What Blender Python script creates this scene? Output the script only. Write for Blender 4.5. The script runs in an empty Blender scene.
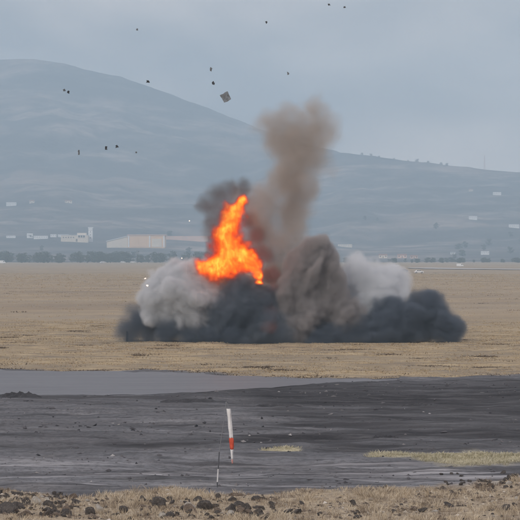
import bpy, bmesh, math, random
import numpy as np
from mathutils import Vector, Matrix

random.seed(7)
RS = np.random.RandomState(11)
scene = bpy.context.scene
COL = scene.collection
R = math.radians

# ------------------------------------------------------------------ camera
CAM_Z = 7.0
F = 260.0 / math.tan(R(5.0))          # focal length in pixels of a 520 px frame
HOR = 256.0                           # image row of the true horizon
cam = bpy.data.cameras.new('camera')
cam.sensor_width = 36.0
cam.angle = R(10.0)
cam.clip_start = 0.5
cam.clip_end = 60000.0
camo = bpy.data.objects.new('camera', cam)
camo.location = (0, 0, CAM_Z)
camo.rotation_euler = (R(90) - math.atan((260 - HOR) / F), 0, 0)
COL.objects.link(camo)
scene.camera = camo

# ------------------------------------------------------------------ world, sun, exposure
SUN_EL, SUN_AZ = R(35), R(-146)       # azimuth measured from +Y (view direction), clockwise: left and behind the camera
w = bpy.data.worlds.new('World')
scene.world = w
w.use_nodes = True
nt = w.node_tree
nt.nodes.clear()
def wn(t, **k):
    n = nt.nodes.new(t)
    for a, v in k.items(): setattr(n, a, v)
    return n
out = wn('ShaderNodeOutputWorld')
bg = wn('ShaderNodeBackground')
sky = wn('ShaderNodeTexSky', sky_type='NISHITA', sun_disc=False)
sky.sun_elevation = SUN_EL
sky.sun_rotation = SUN_AZ
sky.dust_density = 1.5
skymul = wn('ShaderNodeVectorMath', operation='SCALE')
skymul.inputs['Scale'].default_value = 0.10
nt.links.new(sky.outputs[0], skymul.inputs[0])
tc = wn('ShaderNodeTexCoord')
mp = wn('ShaderNodeMapping')
mp.inputs['Scale'].default_value = (1.0, 1.0, 2.6)
mp.inputs['Location'].default_value = (6.03, 0.62, 17.31)
nt.links.new(tc.outputs['Generated'], mp.inputs[0])
nz = wn('ShaderNodeTexNoise')
nz.inputs['Scale'].default_value = 11.0
nz.inputs['Detail'].default_value = 4.0
nz.inputs['Roughness'].default_value = 0.45
nz.inputs['Distortion'].default_value = 0.3
nt.links.new(mp.outputs[0], nz.inputs['Vector'])
rp = wn('ShaderNodeValToRGB')
rp.color_ramp.elements[0].position = 0.40
rp.color_ramp.elements[0].color = (0.51, 0.465, 0.497, 1)
rp.color_ramp.elements[1].position = 0.76
rp.color_ramp.elements[1].color = (1.38, 1.16, 1.06, 1)
nt.links.new(nz.outputs[0], rp.inputs[0])
mx = wn('ShaderNodeMix', data_type='RGBA')
mx.inputs[0].default_value = 0.80
nt.links.new(skymul.outputs[0], mx.inputs[6])
nt.links.new(rp.outputs[0], mx.inputs[7])
nt.links.new(mx.outputs[2], bg.inputs[0])
bg.inputs[1].default_value = 1.0
nt.links.new(bg.outputs[0], out.inputs[0])

sun = bpy.data.lights.new('sun', 'SUN')
sun.energy = 1.5
sun.angle = R(12)
sun.color = (1.0, 0.95, 0.88)
suno = bpy.data.objects.new('sun', sun)
d = Vector((math.sin(SUN_AZ) * math.cos(SUN_EL), math.cos(SUN_AZ) * math.cos(SUN_EL), math.sin(SUN_EL)))
suno.rotation_euler = (-d).to_track_quat('-Z', 'Y').to_euler()
suno.location = (-60, -60, 120)
COL.objects.link(suno)

scene.view_settings.view_transform = 'Standard'
scene.view_settings.look = 'None'
scene.view_settings.gamma = 1.0
scene.view_settings.exposure = 0.0
scene.view_settings.use_curve_mapping = False
cy = scene.cycles
cy.use_denoising = True
try: cy.denoiser = 'OPENIMAGEDENOISE'
except Exception: pass
cy.volume_bounces = 5
cy.max_bounces = 8
cy.diffuse_bounces = 2
cy.glossy_bounces = 2
cy.transparent_max_bounces = 48
cy.volume_step_rate = 2.2
cy.volume_max_steps = 512
cy.use_adaptive_sampling = True
cy.adaptive_threshold = 0.02
cy.adaptive_min_samples = 20

# ------------------------------------------------------------------ helpers
def at(px, py, Y):
    """World point at depth Y seen at pixel (px, py) of the 520 px photograph."""
    return Vector(((px - 260.0) / F * Y, Y, CAM_Z + (HOR - py) / F * Y))

def tag(o, label=None, cat=None, group=None, kind=None):
    if label: o['label'] = label
    if cat: o['category'] = cat
    if group: o['group'] = group
    if kind: o['kind'] = kind
    return o

def link(o, parent=None):
    COL.objects.link(o)
    if parent is not None: o.parent = parent
    return o

def mesh_obj(name, verts, faces, mat, parent=None, smooth=False):
    me = bpy.data.meshes.new(name)
    me.from_pydata([tuple(v) for v in verts], [], faces)
    if mat: me.materials.append(mat)
    if smooth: me.polygons.foreach_set('use_smooth', [True] * len(me.polygons))
    me.update()
    return link(bpy.data.objects.new(name, me), parent)

def bm_obj(name, bm, mat, parent=None, smooth=False):
    me = bpy.data.meshes.new(name)
    bm.to_mesh(me); bm.free()
    if mat: me.materials.append(mat)
    if smooth: me.polygons.foreach_set('use_smooth', [True] * len(me.polygons))
    return link(bpy.data.objects.new(name, me), parent)

def empty(name, loc, rz=0.0):
    o = bpy.data.objects.new(name, None)
    o.location = loc
    o.rotation_euler = (0, 0, rz)
    o.empty_display_size = 0.3
    return link(o)

def copy_tree(o, parent=None):
    c = o.copy(); COL.objects.link(c)
    if parent is not None: c.parent = parent
    for ch in o.children: copy_tree(ch, c)
    return c

def box(bm, cx, cy_, cz, sx, sy, sz, bevel=0.0):
    r = bmesh.ops.create_cube(bm, size=1.0)
    bmesh.ops.scale(bm, vec=(sx, sy, sz), verts=r['verts'])
    bmesh.ops.translate(bm, vec=(cx, cy_, cz), verts=r['verts'])
    if bevel > 0:
        es = list({e for v in r['verts'] for e in v.link_edges})
        bmesh.ops.bevel(bm, geom=es, offset=bevel, segments=2, affect='EDGES', profile=0.6)

def tube(bm, pts, rad, seg=10, cap=True):
    rings = []
    n = len(pts)
    for i, p in enumerate(pts):
        p = Vector(p)
        t = (Vector(pts[min(i + 1, n - 1)]) - Vector(pts[max(i - 1, 0)])).normalized()
        a = t.orthogonal().normalized() if abs(t.x) > 0.9 else t.cross(Vector((1, 0, 0))).normalized()
        b = t.cross(a)
        r = rad[i] if isinstance(rad, (list, tuple)) else rad
        rings.append([bm.verts.new(p + (a * math.cos(q) + b * math.sin(q)) * r) for q in [2 * math.pi * k / seg for k in range(seg)]])
    for i in range(n - 1):
        for k in range(seg):
            bm.faces.new((rings[i][k], rings[i][(k + 1) % seg], rings[i + 1][(k + 1) % seg], rings[i + 1][k]))
    if cap:
        bm.faces.new(rings[0][::-1]); bm.faces.new(rings[-1])

# ---- numpy noise
def _hash_lattice(seed, shape): return np.random.RandomState(seed).rand(*shape).astype(np.float32)
_L2, _L3 = {}, {}
def vn2(x, y, seed):
    if seed not in _L2: _L2[seed] = _hash_lattice(seed, (256, 256))
    L = _L2[seed]
    xi = np.floor(x).astype(np.int64); yi = np.floor(y).astype(np.int64)
    fx = x - xi; fy = y - yi
    fx = fx * fx * (3 - 2 * fx); fy = fy * fy * (3 - 2 * fy)
    x0 = xi & 255; x1 = (xi + 1) & 255; y0 = yi & 255; y1 = (yi + 1) & 255
    return (L[x0, y0] * (1 - fx) + L[x1, y0] * fx) * (1 - fy) + (L[x0, y1] * (1 - fx) + L[x1, y1] * fx) * fy
def fbm2(x, y, seed, oct=4, gain=0.5):
    s = 0; a = 1; n = 0
    for o in range(oct):
        s = s + a * (vn2(x * 2 ** o + 17.3 * o, y * 2 ** o + 5.1 * o, seed + o) - 0.5); n += a; a *= gain
    return s / n * 2            # about -1..1
def vn3(x, y, z, seed):
    if seed not in _L3: _L3[seed] = _hash_lattice(seed, (64, 64, 64))
    L = _L3[seed]
    xi = np.floor(x).astype(np.int32); yi = np.floor(y).astype(np.int32); zi = np.floor(z).astype(np.int32)
    fx = x - xi; fy = y - yi; fz = z - zi
    fx = fx * fx * (3 - 2 * fx); fy = fy * fy * (3 - 2 * fy); fz = fz * fz * (3 - 2 * fz)
    x0 = xi & 63; x1 = (xi + 1) & 63; y0 = yi & 63; y1 = (yi + 1) & 63; z0 = zi & 63; z1 = (zi + 1) & 63
    a = (L[x0, y0, z0] * (1 - fx) + L[x1, y0, z0] * fx) * (1 - fy) + (L[x0, y1, z0] * (1 - fx) + L[x1, y1, z0] * fx) * fy
    b = (L[x0, y0, z1] * (1 - fx) + L[x1, y0, z1] * fx) * (1 - fy) + (L[x0, y1, z1] * (1 - fx) + L[x1, y1, z1] * fx) * fy
    return a * (1 - fz) + b * fz
def fbm3(x, y, z, seed, oct=4, gain=0.5):
    s = 0; a = 1; n = 0
    for o in range(oct):
        k = 2.03 ** o
        s = s + a * (vn3(x * k + 3.7 * o, y * k + 9.2 * o, z * k + 1.9 * o, seed + o) - 0.5); n += a; a *= gain
    return s / n * 2
def sstep(a, b, x):
    t = np.clip((x - a) / (b - a), 0, 1)
    return t * t * (3 - 2 * t)

# ---- materials
def new_mat(name):
    m = bpy.data.materials.new(name)
    m.use_nodes = True
    m.node_tree.nodes.clear()
    return m, m.node_tree
class G:
    """Small node-graph writer."""
    def __init__(s, name):
        s.m, s.t = new_mat(name)
        s.out = s.n('ShaderNodeOutputMaterial')
    def n(s, typ, ins=None, **k):
        x = s.t.nodes.new(typ)
        for a, v in k.items(): setattr(x, a, v)
        for key, v in (ins or {}).items():
            if isinstance(v, bpy.types.NodeSocket): s.t.links.new(v, x.inputs[key])
            else: x.inputs[key].default_value = v
        return x
    def ramp(s, fac, stops):
        r = s.n('ShaderNodeValToRGB', {0: fac})
        e = r.color_ramp.elements
        while len(e) < len(stops): e.new(0.5)
        for el, (p, c) in zip(e, stops):
            el.position = p; el.color = c if len(c) == 4 else (*c, 1)
        return r.outputs[0]
    def mix(s, f, a, b, blend='MIX'):
        x = s.n('ShaderNodeMix', data_type='RGBA', blend_type=blend)
        for i, v in ((0, f), (6, a), (7, b)):
            if isinstance(v, bpy.types.NodeSocket): s.t.links.new(v, x.inputs[i])
            else: x.inputs[i].default_value = v if i == 0 or len(v) == 4 else (*v, 1)
        return x.outputs[2]
    def noise(s, vec, scale, detail=4, rough=0.55, dist=0.0):
        return s.n('ShaderNodeTexNoise', {'Vector': vec, 'Scale': scale, 'Detail': detail, 'Roughness': rough, 'Distortion': dist}).outputs[0]
    def coord(s, sc=(1, 1, 1), which='Object'):
        c = s.n('ShaderNodeTexCoord').outputs[which]
        return s.n('ShaderNodeMapping', {0: c, 'Scale': sc}).outputs[0]
    def bsdf(s, col, rough=0.9, bump=None, bstr=0.3, bdist=0.05, **extra):
        b = s.n('ShaderNodeBsdfPrincipled', {'Base Color': col if isinstance(col, bpy.types.NodeSocket) else (*col, 1), 'Roughness': rough})
        for k, v in extra.items():
            b.inputs[k.replace('_', ' ')].default_value = v
        if bump is not None:
            bb = s.n('ShaderNodeBump', {'Strength': bstr, 'Distance': bdist, 'Height': bump})
            s.t.links.new(bb.outputs[0], b.inputs['Normal'])
        s.t.links.new(b.outputs[0], s.out.inputs['Surface'])
        return s.m
    def attr(s, name, out='Fac'):
        return s.n('ShaderNodeAttribute', attribute_name=name).outputs[out]

def simple(name, col, rough=0.7, var=0.18, scale=3.0, **extra):
    """Plain surface with procedural wear."""
    g = G(name)
    f = g.noise(g.coord(), scale, 5, 0.6)
    dark = tuple(c * (1 - var) for c in col); lite = tuple(min(1, c * (1 + var)) for c in col)
    return g.bsdf(g.ramp(f, [(0.3, dark), (0.7, lite)]), rough, **extra)

# ------------------------------------------------------------------ ground
def px_of(X, Y): return 260 + F * X / np.maximum(Y, 1.0)
def row_of(Y): return HOR + CAM_Z * F / np.maximum(Y, 1.0)
FLATROW = CAM_Z * F
def depth(row): return FLATROW / (row - HOR)

def road_edges(px):
    top = np.interp(px, [-400, 0, 60, 120, 200, 300, 352, 398], [366, 370.5, 371.5, 372.5, 374.5, 378.3, 379.6, 380.6])
    bot = np.interp(px, [-400, 0, 150, 200, 260, 310, 352, 398], [397, 396, 395, 392.8, 388.8, 385.2, 382.6, 381.0])
    return top, bot

def zones(X, Y):
    """Surface weights on the flat plain, from the image rows where each begins."""
    px = px_of(X, Y); r = row_of(Y)
    wob = fbm2(X * 0.22, Y * 0.22, 31, 4) 
    wob2 = fbm2(X * 0.8, Y * 0.35, 41, 4)
    # foreground bank of dry grass
    fg_edge = np.interp(px, [-200, 0, 60, 130, 230, 330, 420, 470, 520, 700], [500, 499, 503, 500, 497, 497, 493, 489, 483, 476])
    fg = sstep(-2.5, 2.5, r - fg_edge + wob2 * 5)
    # edge between tan field and dark ground
    tan_edge = np.interp(px, [-200, 0, 60, 120, 200, 300, 380, 450, 520, 700], [368, 369, 371, 371, 373.5, 378, 379, 378, 375, 372])
    dark = sstep(-0.9, 0.9, r - tan_edge + wob * 1.0 + wob2 * 0.9) * (1 - fg)
    # plain beyond the low bank
    far = 1 - sstep(-9, 9, r - 321 + wob * 7.0 + wob2 * 5 + 9 * fbm2(X * 0.06, Y * 0.03, 141, 3))
    tan = np.clip(1 - far - dark - fg, 0, 1)
    # green strips
    c1 = np.interp(px, [340, 364, 400, 450, 520, 700], [458, 458, 459, 461, 462.5, 464]); h1 = np.interp(px, [340, 362, 376, 400, 440, 520, 700], [-8, -3, 1.0, 4.0, 5.0, 5.0, 4.0])
    g1 = sstep(2.0, -2.0, np.abs(r - c1) - h1 + wob2 * 4.5 + 2.5 * fbm2(X * 1.3, Y * 0.6, 151, 3)) * (px > 345)
    g2 = sstep(1.0, -0.6, np.abs(r - 453.0) - 2.6 * np.clip(1 - ((px - 278) / 23.0) ** 2, -1, 1) + wob2 * 1.5) * (np.abs(px - 278) < 30)
    green = np.clip(g1 + g2, 0, 1) * dark
    # damp black soil: a long band and the churned right half
    wl = fbm2(X * 0.12, Y * 0.30, 131, 4)
    c2 = np.interp(px, [60, 130, 200, 300, 400, 520], [450, 449, 446, 441, 437.5, 437]); h2 = np.interp(px, [90, 150, 250, 330, 400, 520], [0, 3, 6.5, 6, 4, 3.5])
    d1 = sstep(2.5, -2.5, np.abs(r - c2) - h2 + wl * 5)
    d2 = sstep(190, 300, px + wl * 60) * sstep(378, 388, r) * sstep(436, 424, r + wl * 6) * 1.0
    d3 = sstep(280, 340, px) * sstep(440, 446, r) * sstep(458, 452, r) * 0.75
    rt, rb = road_edges(px)
    d4 = sstep(0, 1.0, r - rb + wl) * sstep(6, 2.5, r - rb + wl * 3) * 0.8 * (px < 400)
    damp = np.clip(np.maximum.reduce([d1, d2, d3, d4, 0.30 * sstep(462, 452, r) + 0.0 * r]), 0, 1) * (0.92 + 0.5 * wl)
    return dict(fg=fg, dark=dark, far=far, tan=tan, green=green, damp=np.clip(damp, 0, 1))

def H(X, Y):
    X = np.asarray(X, float); Y = np.asarray(Y, float)
    z = zones(X, Y)
    px = px_of(X, Y); r = row_of(Y)
    n1 = fbm2(X * 0.05, Y * 0.05, 3, 4)
    n2 = fbm2(X * 0.16, Y * 0.22, 5, 5, 0.55)
    n3 = fbm2(X * 0.9, Y * 0.9, 9, 4)
    n4 = fbm2(X * 0.10, Y * 0.42, 15, 5, 0.6)
    rid = 1 - np.abs(fbm2(X * 0.09, Y * 0.30, 21, 4, 0.55)) * 2.0
    h = z['far'] * (0.12 * n1 + 0.10 * fbm2(X * 0.012, Y * 0.012, 7, 3) * np.clip(Y / 600, 0.3, 3) + 0.10 * n2)
    h = h + z['tan'] * (0.16 * n2 + 0.10 * n3 + 0.10 * n1)
    rt, rb = road_edges(px)
    onroad = sstep(-1.5, 1.0, r - rt) * sstep(-1.5, 1.0, rb - r) * (px < 400)
    soil = z['dark'] * (1 - onroad)
    h = h + soil * (0.27 * n4 + 0.16 * np.clip(rid, -0.3, 1) + 0.07 * n3 * sstep(500, 440, r) + 0.12 * n1)
    h = h + z['fg'] * (0.18 * n2 + 0.10 * n3 + 0.12)
    # low bank at the near edge of the far plain
    h = h + 0.30 * np.exp(-((r - 320.5 + 2.0 * fbm2(X * 0.03, Y * 0.0, 61, 3)) / 1.2) ** 2) * (0.4 + 0.6 * fbm2(X * 0.06, Y * 0.01, 66, 3))
    h = h * sstep(6000, 2500, Y)
    return h
def hz(X, Y): return float(H(np.array([X]), np.array([Y]))[0])
def ground_at(px, row):
    """Point of the ground at (about) this pixel."""
    Y = depth(row); X = (px - 260) / F * Y
    return Vector((X, Y, hz(X, Y)))

def grid_faces(nr, nc):
    i = np.arange(nr - 1)[:, None] * nc + np.arange(nc - 1)[None, :]
    return np.stack([i, i + 1, i + nc + 1, i + nc], -1).reshape(-1, 4)

def grid_mesh(name, X, Y, Z, mat, attrs=None):
    nr, nc = X.shape
    me = bpy.data.meshes.new(name)
    f = grid_faces(nr, nc)
    me.vertices.add(nr * nc); me.loops.add(f.size); me.polygons.add(len(f))
    me.vertices.foreach_set('co', np.stack([X, Y, Z], -1).astype(np.float32).ravel())
    me.loops.foreach_set('vertex_index', f.astype(np.int32).ravel())
    me.polygons.foreach_set('loop_start', np.arange(0, f.size, 4, dtype=np.int32))
    me.polygons.foreach_set('use_smooth', np.ones(len(f), bool))
    me.update(calc_edges=True)
    for k, v in (attrs or {}).items():
        a = me.attributes.new(k, 'FLOAT', 'POINT')
        a.data.foreach_set('value', v.astype(np.float32).ravel())
    me.materials.append(mat)
    return link(bpy.data.objects.new(name, me))

def ground_material():
    g = G('ground_earth')
    c = g.coord()
    streak = g.noise(g.coord((0.16, 0.85, 0.5)), 1.0, 7, 0.62, 0.6)
    streak2 = g.noise(g.coord((0.05, 0.5, 0.5)), 1.0, 6, 0.6, 1.0)
    fine = g.noise(c, 5.0, 6, 0.65)
    mid = g.noise(c, 0.35, 6, 0.6)
    big = g.noise(c, 0.02, 5, 0.55)
    # far plain: grey brown dry steppe
    far = g.ramp(big, [(0.3, (0.31, 0.25, 0.18)), (0.52, (0.43, 0.345, 0.235)), (0.75, (0.37, 0.32, 0.25))])
    far = g.mix(g.ramp(mid, [(0.42, (0, 0, 0)), (0.7, (0.35, 0.35, 0.35))]), far, (0.18, 0.155, 0.13))
    # tan field
    tan = g.ramp(mid, [(0.28, (0.31, 0.245, 0.155)), (0.5, (0.50, 0.395, 0.24)), (0.72, (0.59, 0.49, 0.325))])
    tan = g.mix(g.ramp(streak, [(0.50, (0, 0, 0)), (0.62, (0.85, 0.85, 0.85))]), tan, (0.20, 0.17, 0.135))
    tan = g.mix(g.ramp(fine, [(0.35, (0.4, 0.4, 0.4)), (0.6, (0, 0, 0))]), tan, (0.17, 0.135, 0.10))
    tan = g.mix(g.ramp(g.noise(g.coord((0.05, 0.12, 0.5)), 1.0, 6, 0.62, 0.6), [(0.46, (0, 0, 0)), (0.60, (0.6, 0.6, 0.6))]), tan, (0.25, 0.215, 0.165))
    far = g.mix(g.ramp(g.noise(g.coord((0.02, 0.05, 0.5)), 1.0, 6, 0.6, 0.6), [(0.46, (0, 0, 0)), (0.60, (0.5, 0.5, 0.5))]), far, (0.26, 0.225, 0.18))
    # dark churned soil
    patch = g.noise(g.coord((0.045, 0.11, 0.5)), 1.0, 6, 0.6, 0.8)
    soil = g.ramp(streak, [(0.34, (0.056, 0.059, 0.066)), (0.45, (0.158, 0.165, 0.180)), (0.56, (0.215, 0.222, 0.240)), (0.66, (0.295, 0.30, 0.315))])
    soil = g.mix(g.ramp(patch, [(0.48, (0, 0, 0)), (0.58, (0.4, 0.4, 0.4))]), soil, (0.085, 0.083, 0.089))
    soil = g.mix(g.ramp(mid, [(0.52, (0, 0, 0)), (0.70, (0.6, 0.6, 0.6))]), soil, (0.215, 0.212, 0.215))
    wet = g.n('ShaderNodeMath', {0: g.attr('damp'), 1: g.ramp(streak2, [(0.34, (0.70, 0.70, 0.70)), (0.48, (1, 1, 1))])}, operation='MULTIPLY').outputs[0]
    soil = g.mix(wet, soil, g.ramp(streak, [(0.38, (0.016, 0.016, 0.019)), (0.6, (0.034, 0.034, 0.039)), (0.70, (0.10, 0.10, 0.105))]))
    soil = g.mix(g.ramp(streak2, [(0.52, (0, 0, 0)), (0.60, (0.6, 0.6, 0.6))]), soil, (0.060, 0.059, 0.065))
    soil = g.mix(g.ramp(fine, [(0.38, (0.5, 0.5, 0.5)), (0.55, (0, 0, 0))]), soil, (0.05, 0.049, 0.053))
    pale = g.ramp(g.noise(g.coord((0.10, 1.5, 0.5)), 1.0, 7, 0.62, 0.8), [(0.52, (0, 0, 0)), (0.64, (1, 1, 1))])
    palef = g.n('ShaderNodeMath', {0: pale, 1: g.attr('pale')}, operation='MULTIPLY').outputs[0]
    soil = g.mix(palef, soil, (0.42, 0.42, 0.44))
    # greenish strip soil, foreground soil
    green = g.ramp(fine, [(0.3, (0.26, 0.24, 0.14)), (0.7, (0.60, 0.55, 0.40))])
    fg = g.ramp(fine, [(0.3, (0.20, 0.16, 0.12)), (0.65, (0.52, 0.44, 0.32))])
    col = g.mix(g.attr('tan'), far, tan)
    col = g.mix(g.attr('dark'), col, soil)
    col = g.mix(g.attr('green'), col, green)
    col = g.mix(g.attr('fg'), col, fg)
    h = g.n('ShaderNodeMath', {0: fine, 1: mid}, operation='ADD').outputs[0]
    return g.bsdf(col, 0.92, bump=h, bstr=0.6, bdist=0.12, Specular_IOR_Level=0.25)

def build_ground():
    rows = np.concatenate([[-300, -120, -40, 0, 30, 50, 62, 70],
                           depth(np.arange(545, 300, -0.55)), depth(np.arange(300, 263.2, -0.45)),
                           [3200, 3700, 4500, 5500, 7000, 8500, 10100]])
    u = np.concatenate([-np.geomspace(12, 1.5, 9), np.linspace(-1.35, 1.35, 720), np.geomspace(1.5, 12, 9)]) * math.tan(R(5))
    Yg = np.repeat(rows[:, None], len(u), 1)
    Xg = u[None, :] * np.maximum(Yg, 72)
    z = zones(Xg, Yg)
    r = row_of(Yg)
    z['pale'] = np.maximum(sstep(458, 473, r) * 0.8, 0.9 * np.exp(-((r - 470.5 + 1.5 * fbm2(Xg * 0.15, Yg * 0.15, 97, 3)) / 1.1) ** 2)) + 0.12
    Z = H(Xg, Yg)
    o = grid_mesh('ground', Xg, Yg, Z, ground_material(), {k: z[k] for k in ('fg', 'dark', 'tan', 'green', 'pale', 'damp')})
    tag(o, 'flat plain of dry brown grass and dark churned soil', kind='structure')
build_ground()

# tarmac strip between tan field and dark soil
def build_road():
    g = G('tarmac')
    f = g.noise(g.coord((0.12, 0.5, 1)), 1.0, 6, 0.6)
    fine = g.noise(g.coord(), 9.0, 5, 0.6)
    col = g.ramp(f, [(0.3, (0.075, 0.081, 0.096)), (0.7, (0.125, 0.132, 0.150))])
    col = g.mix(g.ramp(g.noise(g.coord((0.06, 1.4, 1)), 1.0, 6, 0.6, 0.5), [(0.50, (0, 0, 0)), (0.66, (0.55, 0.55, 0.55))]), col, (0.19, 0.195, 0.205))
    col = g.mix(g.ramp(g.noise(g.coord(), 1.2, 6, 0.7), [(0.52, (0, 0, 0)), (0.66, (0.5, 0.5, 0.5))]), col, (0.06, 0.064, 0.075))
    m = g.bsdf(col, 0.48, bump=fine, bstr=0.25, bdist=0.01)
    px = np.linspace(-330, 397, 260)
    top, bot = road_edges(px)
    top = top + 0.5 * fbm2(px * 0.06, px * 0, 71, 4); bot = bot + 1.0 * fbm2(px * 0.05, px * 0 + 3, 75, 4)
    bot = np.maximum(bot, top + 0.2)
    t = np.linspace(0, 1, 14)[:, None]
    rr = bot[None] * (1 - t) + top[None] * t
    Y = FLATROW / (rr - HOR); X = (px[None] - 260) / F * Y
    Z = H(X, Y) * 0 + 0.012 + np.maximum(H(X, Y), 0) * 1.0
    o = grid_mesh('road', X, Y, Z, m)
    tag(o, 'smooth blue grey tarmac strip between tan field and dark soil', kind='structure')
    # pale far track on the right
    g = G('pale_gravel')
    m = g.bsdf(g.ramp(g.noise(g.coord((0.05, 0.2, 1)), 1.0, 4), [(0.3, (0.36, 0.35, 0.33)), (0.7, (0.48, 0.46, 0.44))]), 0.85)
    px = np.linspace(408, 760, 60); row = np.interp(px, [408, 440, 520, 760], [268.2, 268.6, 269.6, 271])
    t = np.linspace(-0.55, 0.55, 4)[:, None]
    rr = row[None] + t * np.interp(px, [408, 430, 760], [0.35, 1, 1])[None]
    Y = FLATROW / (rr - HOR); X = (px[None] - 260) / F * Y
    o = grid_mesh('road', X, Y, H(X, Y) + 0.25, m)
    tag(o, 'pale gravel track crossing the far plain at right', kind='structure')
build_road()

# ------------------------------------------------------------------ hills
CREST_PX = [-700, -300, -120, 0, 35, 60, 90, 120, 150, 180, 210, 240, 270, 300, 330, 345, 380, 400, 440, 480, 520, 700, 1200]
CREST_Y  = [120, 75, 62, 60, 59, 63, 71, 77, 87.5, 98, 109.5, 121, 133, 142, 149.5, 153, 157, 159.5, 164.5, 168.5, 172, 186, 205]
def hill_rowfun(px, t):
    """Image row of the slope for parameter t (0 foot, 1 crest) and its depth."""
    cy_ = np.interp(px, CREST_PX, CREST_Y)
    Yc = np.interp(px, [-700, 0, 240, 345, 520, 1200], [8800, 8700, 8300, 7300, 7000, 6800])
    Y = 3300 + (Yc - 3300) * t
    prof = 0.055 * np.clip(t / 0.25, 0, 1) + 0.945 * np.clip((t - 0.12) / 0.88, 0, 1) ** 1.55
    row = 262.3 + (cy_ - 262.3) * prof
    return row, Y
def hill_point(px, row):
    t = np.linspace(0, 1, 600)
    r, Y = hill_rowfun(np.full(600, px), t)
    k = int(np.argmin(np.abs(r - row)))
    X = (px - 260) / F * Y[k]
    z = CAM_Z + (HOR - r[k]) / F * Y[k]
    z += float(hill_noise(np.array([X]), np.array([Y[k]]), np.array([t[k]]))[0])
    return Vector((X, Y[k], z))
def hill_noise(X, Y, t):
    n = fbm2(X * 0.0022, Y * 0.0016, 81, 5, 0.5)
    gul = np.abs(fbm2(X * 0.0045, Y * 0.0012, 88, 4, 0.5))
    a = sstep(0.15, 0.6, t) * sstep(1.02, 0.85, t)
    return a * (38 * n - 34 * gul + 10) + sstep(0.3, 0.8, t) * 3.0 * fbm2(X * 0.02, Y * 0.02, 93, 3)
def build_hills():
    g = G('hill_slope')
    c = g.coord()
    n1 = g.noise(c, 0.0035, 8, 0.66, 0.3)
    n2 = g.noise(c, 0.016, 7, 0.68)
    n3 = g.noise(g.coord((1, 0.4, 2.5)), 0.0025, 6, 0.65)
    col = g.ramp(n1, [(0.38, (0.045, 0.050, 0.058)), (0.5, (0.11, 0.107, 0.112)), (0.62, (0.36, 0.30, 0.27))])
    col = g.mix(g.ramp(n2, [(0.46, (0, 0, 0)), (0.60, (0.75, 0.75, 0.75))]), col, (0.055, 0.060, 0.062))
    col = g.mix(g.ramp(n3, [(0.54, (0, 0, 0)), (0.62, (0.5, 0.5, 0.5))]), col, (0.36, 0.28, 0.24))
    m = g.bsdf(col, 0.95, bump=n2, bstr=1.0, bdist=8.0)
    t = np.concatenate([np.linspace(-0.02, 1, 190), [1.01, 1.03, 1.08, 1.2]])
    px = np.concatenate([np.linspace(-700, -110, 30), np.linspace(-100, 620, 420), np.linspace(630, 1200, 30)])
    T = np.repeat(t[:, None], len(px), 1); PX = np.repeat(px[None], len(t), 0)
    row, Y = hill_rowfun(PX, np.clip(T, 0, 1))
    crestY = Y.copy()
    X = (PX - 260) / F * Y
    Z = CAM_Z + (HOR - row) / F * Y + hill_noise(X, Y, T)
    back = T > 1
    Y = np.where(back, Y + (T - 1) * 5400, Y)
    Z = np.where(back, Z - (T - 1) * 1400, Z)
    front = T < 0
    Y = np.where(front, Y - 60, Y); Z = np.where(front, -1.0, Z)
    o = grid_mesh('hills', X, Y, Z, m)
    tag(o, 'long hazy blue grey mountain slope behind the plain', kind='structure')
build_hills()

# ------------------------------------------------------------------ haze
def build_haze():
    g = G('haze_air')
    v = g.n('ShaderNodeVolumePrincipled', {'Color': (0.60, 0.815, 1.0, 1), 'Density': 1.9e-4, 'Anisotropy': -0.15})
    g.t.links.new(v.outputs[0], g.out.inputs['Volume'])
    bm = bmesh.new()
    bmesh.ops.create_cube(bm, size=1.0)
    o = bm_obj('haze', bm, g.m)
    x0, x1, y0, y1, z0, z1 = -14000, 14000, -500, 10400, -6, 690
    o.location = ((x0 + x1) / 2, (y0 + y1) / 2, (z0 + z1) / 2)
    o.scale = (x1 - x0, y1 - y0, z1 - z0)
    tag(o, 'pale blue haze filling the air over the plain', 'haze', kind='stuff')
build_haze()

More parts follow.
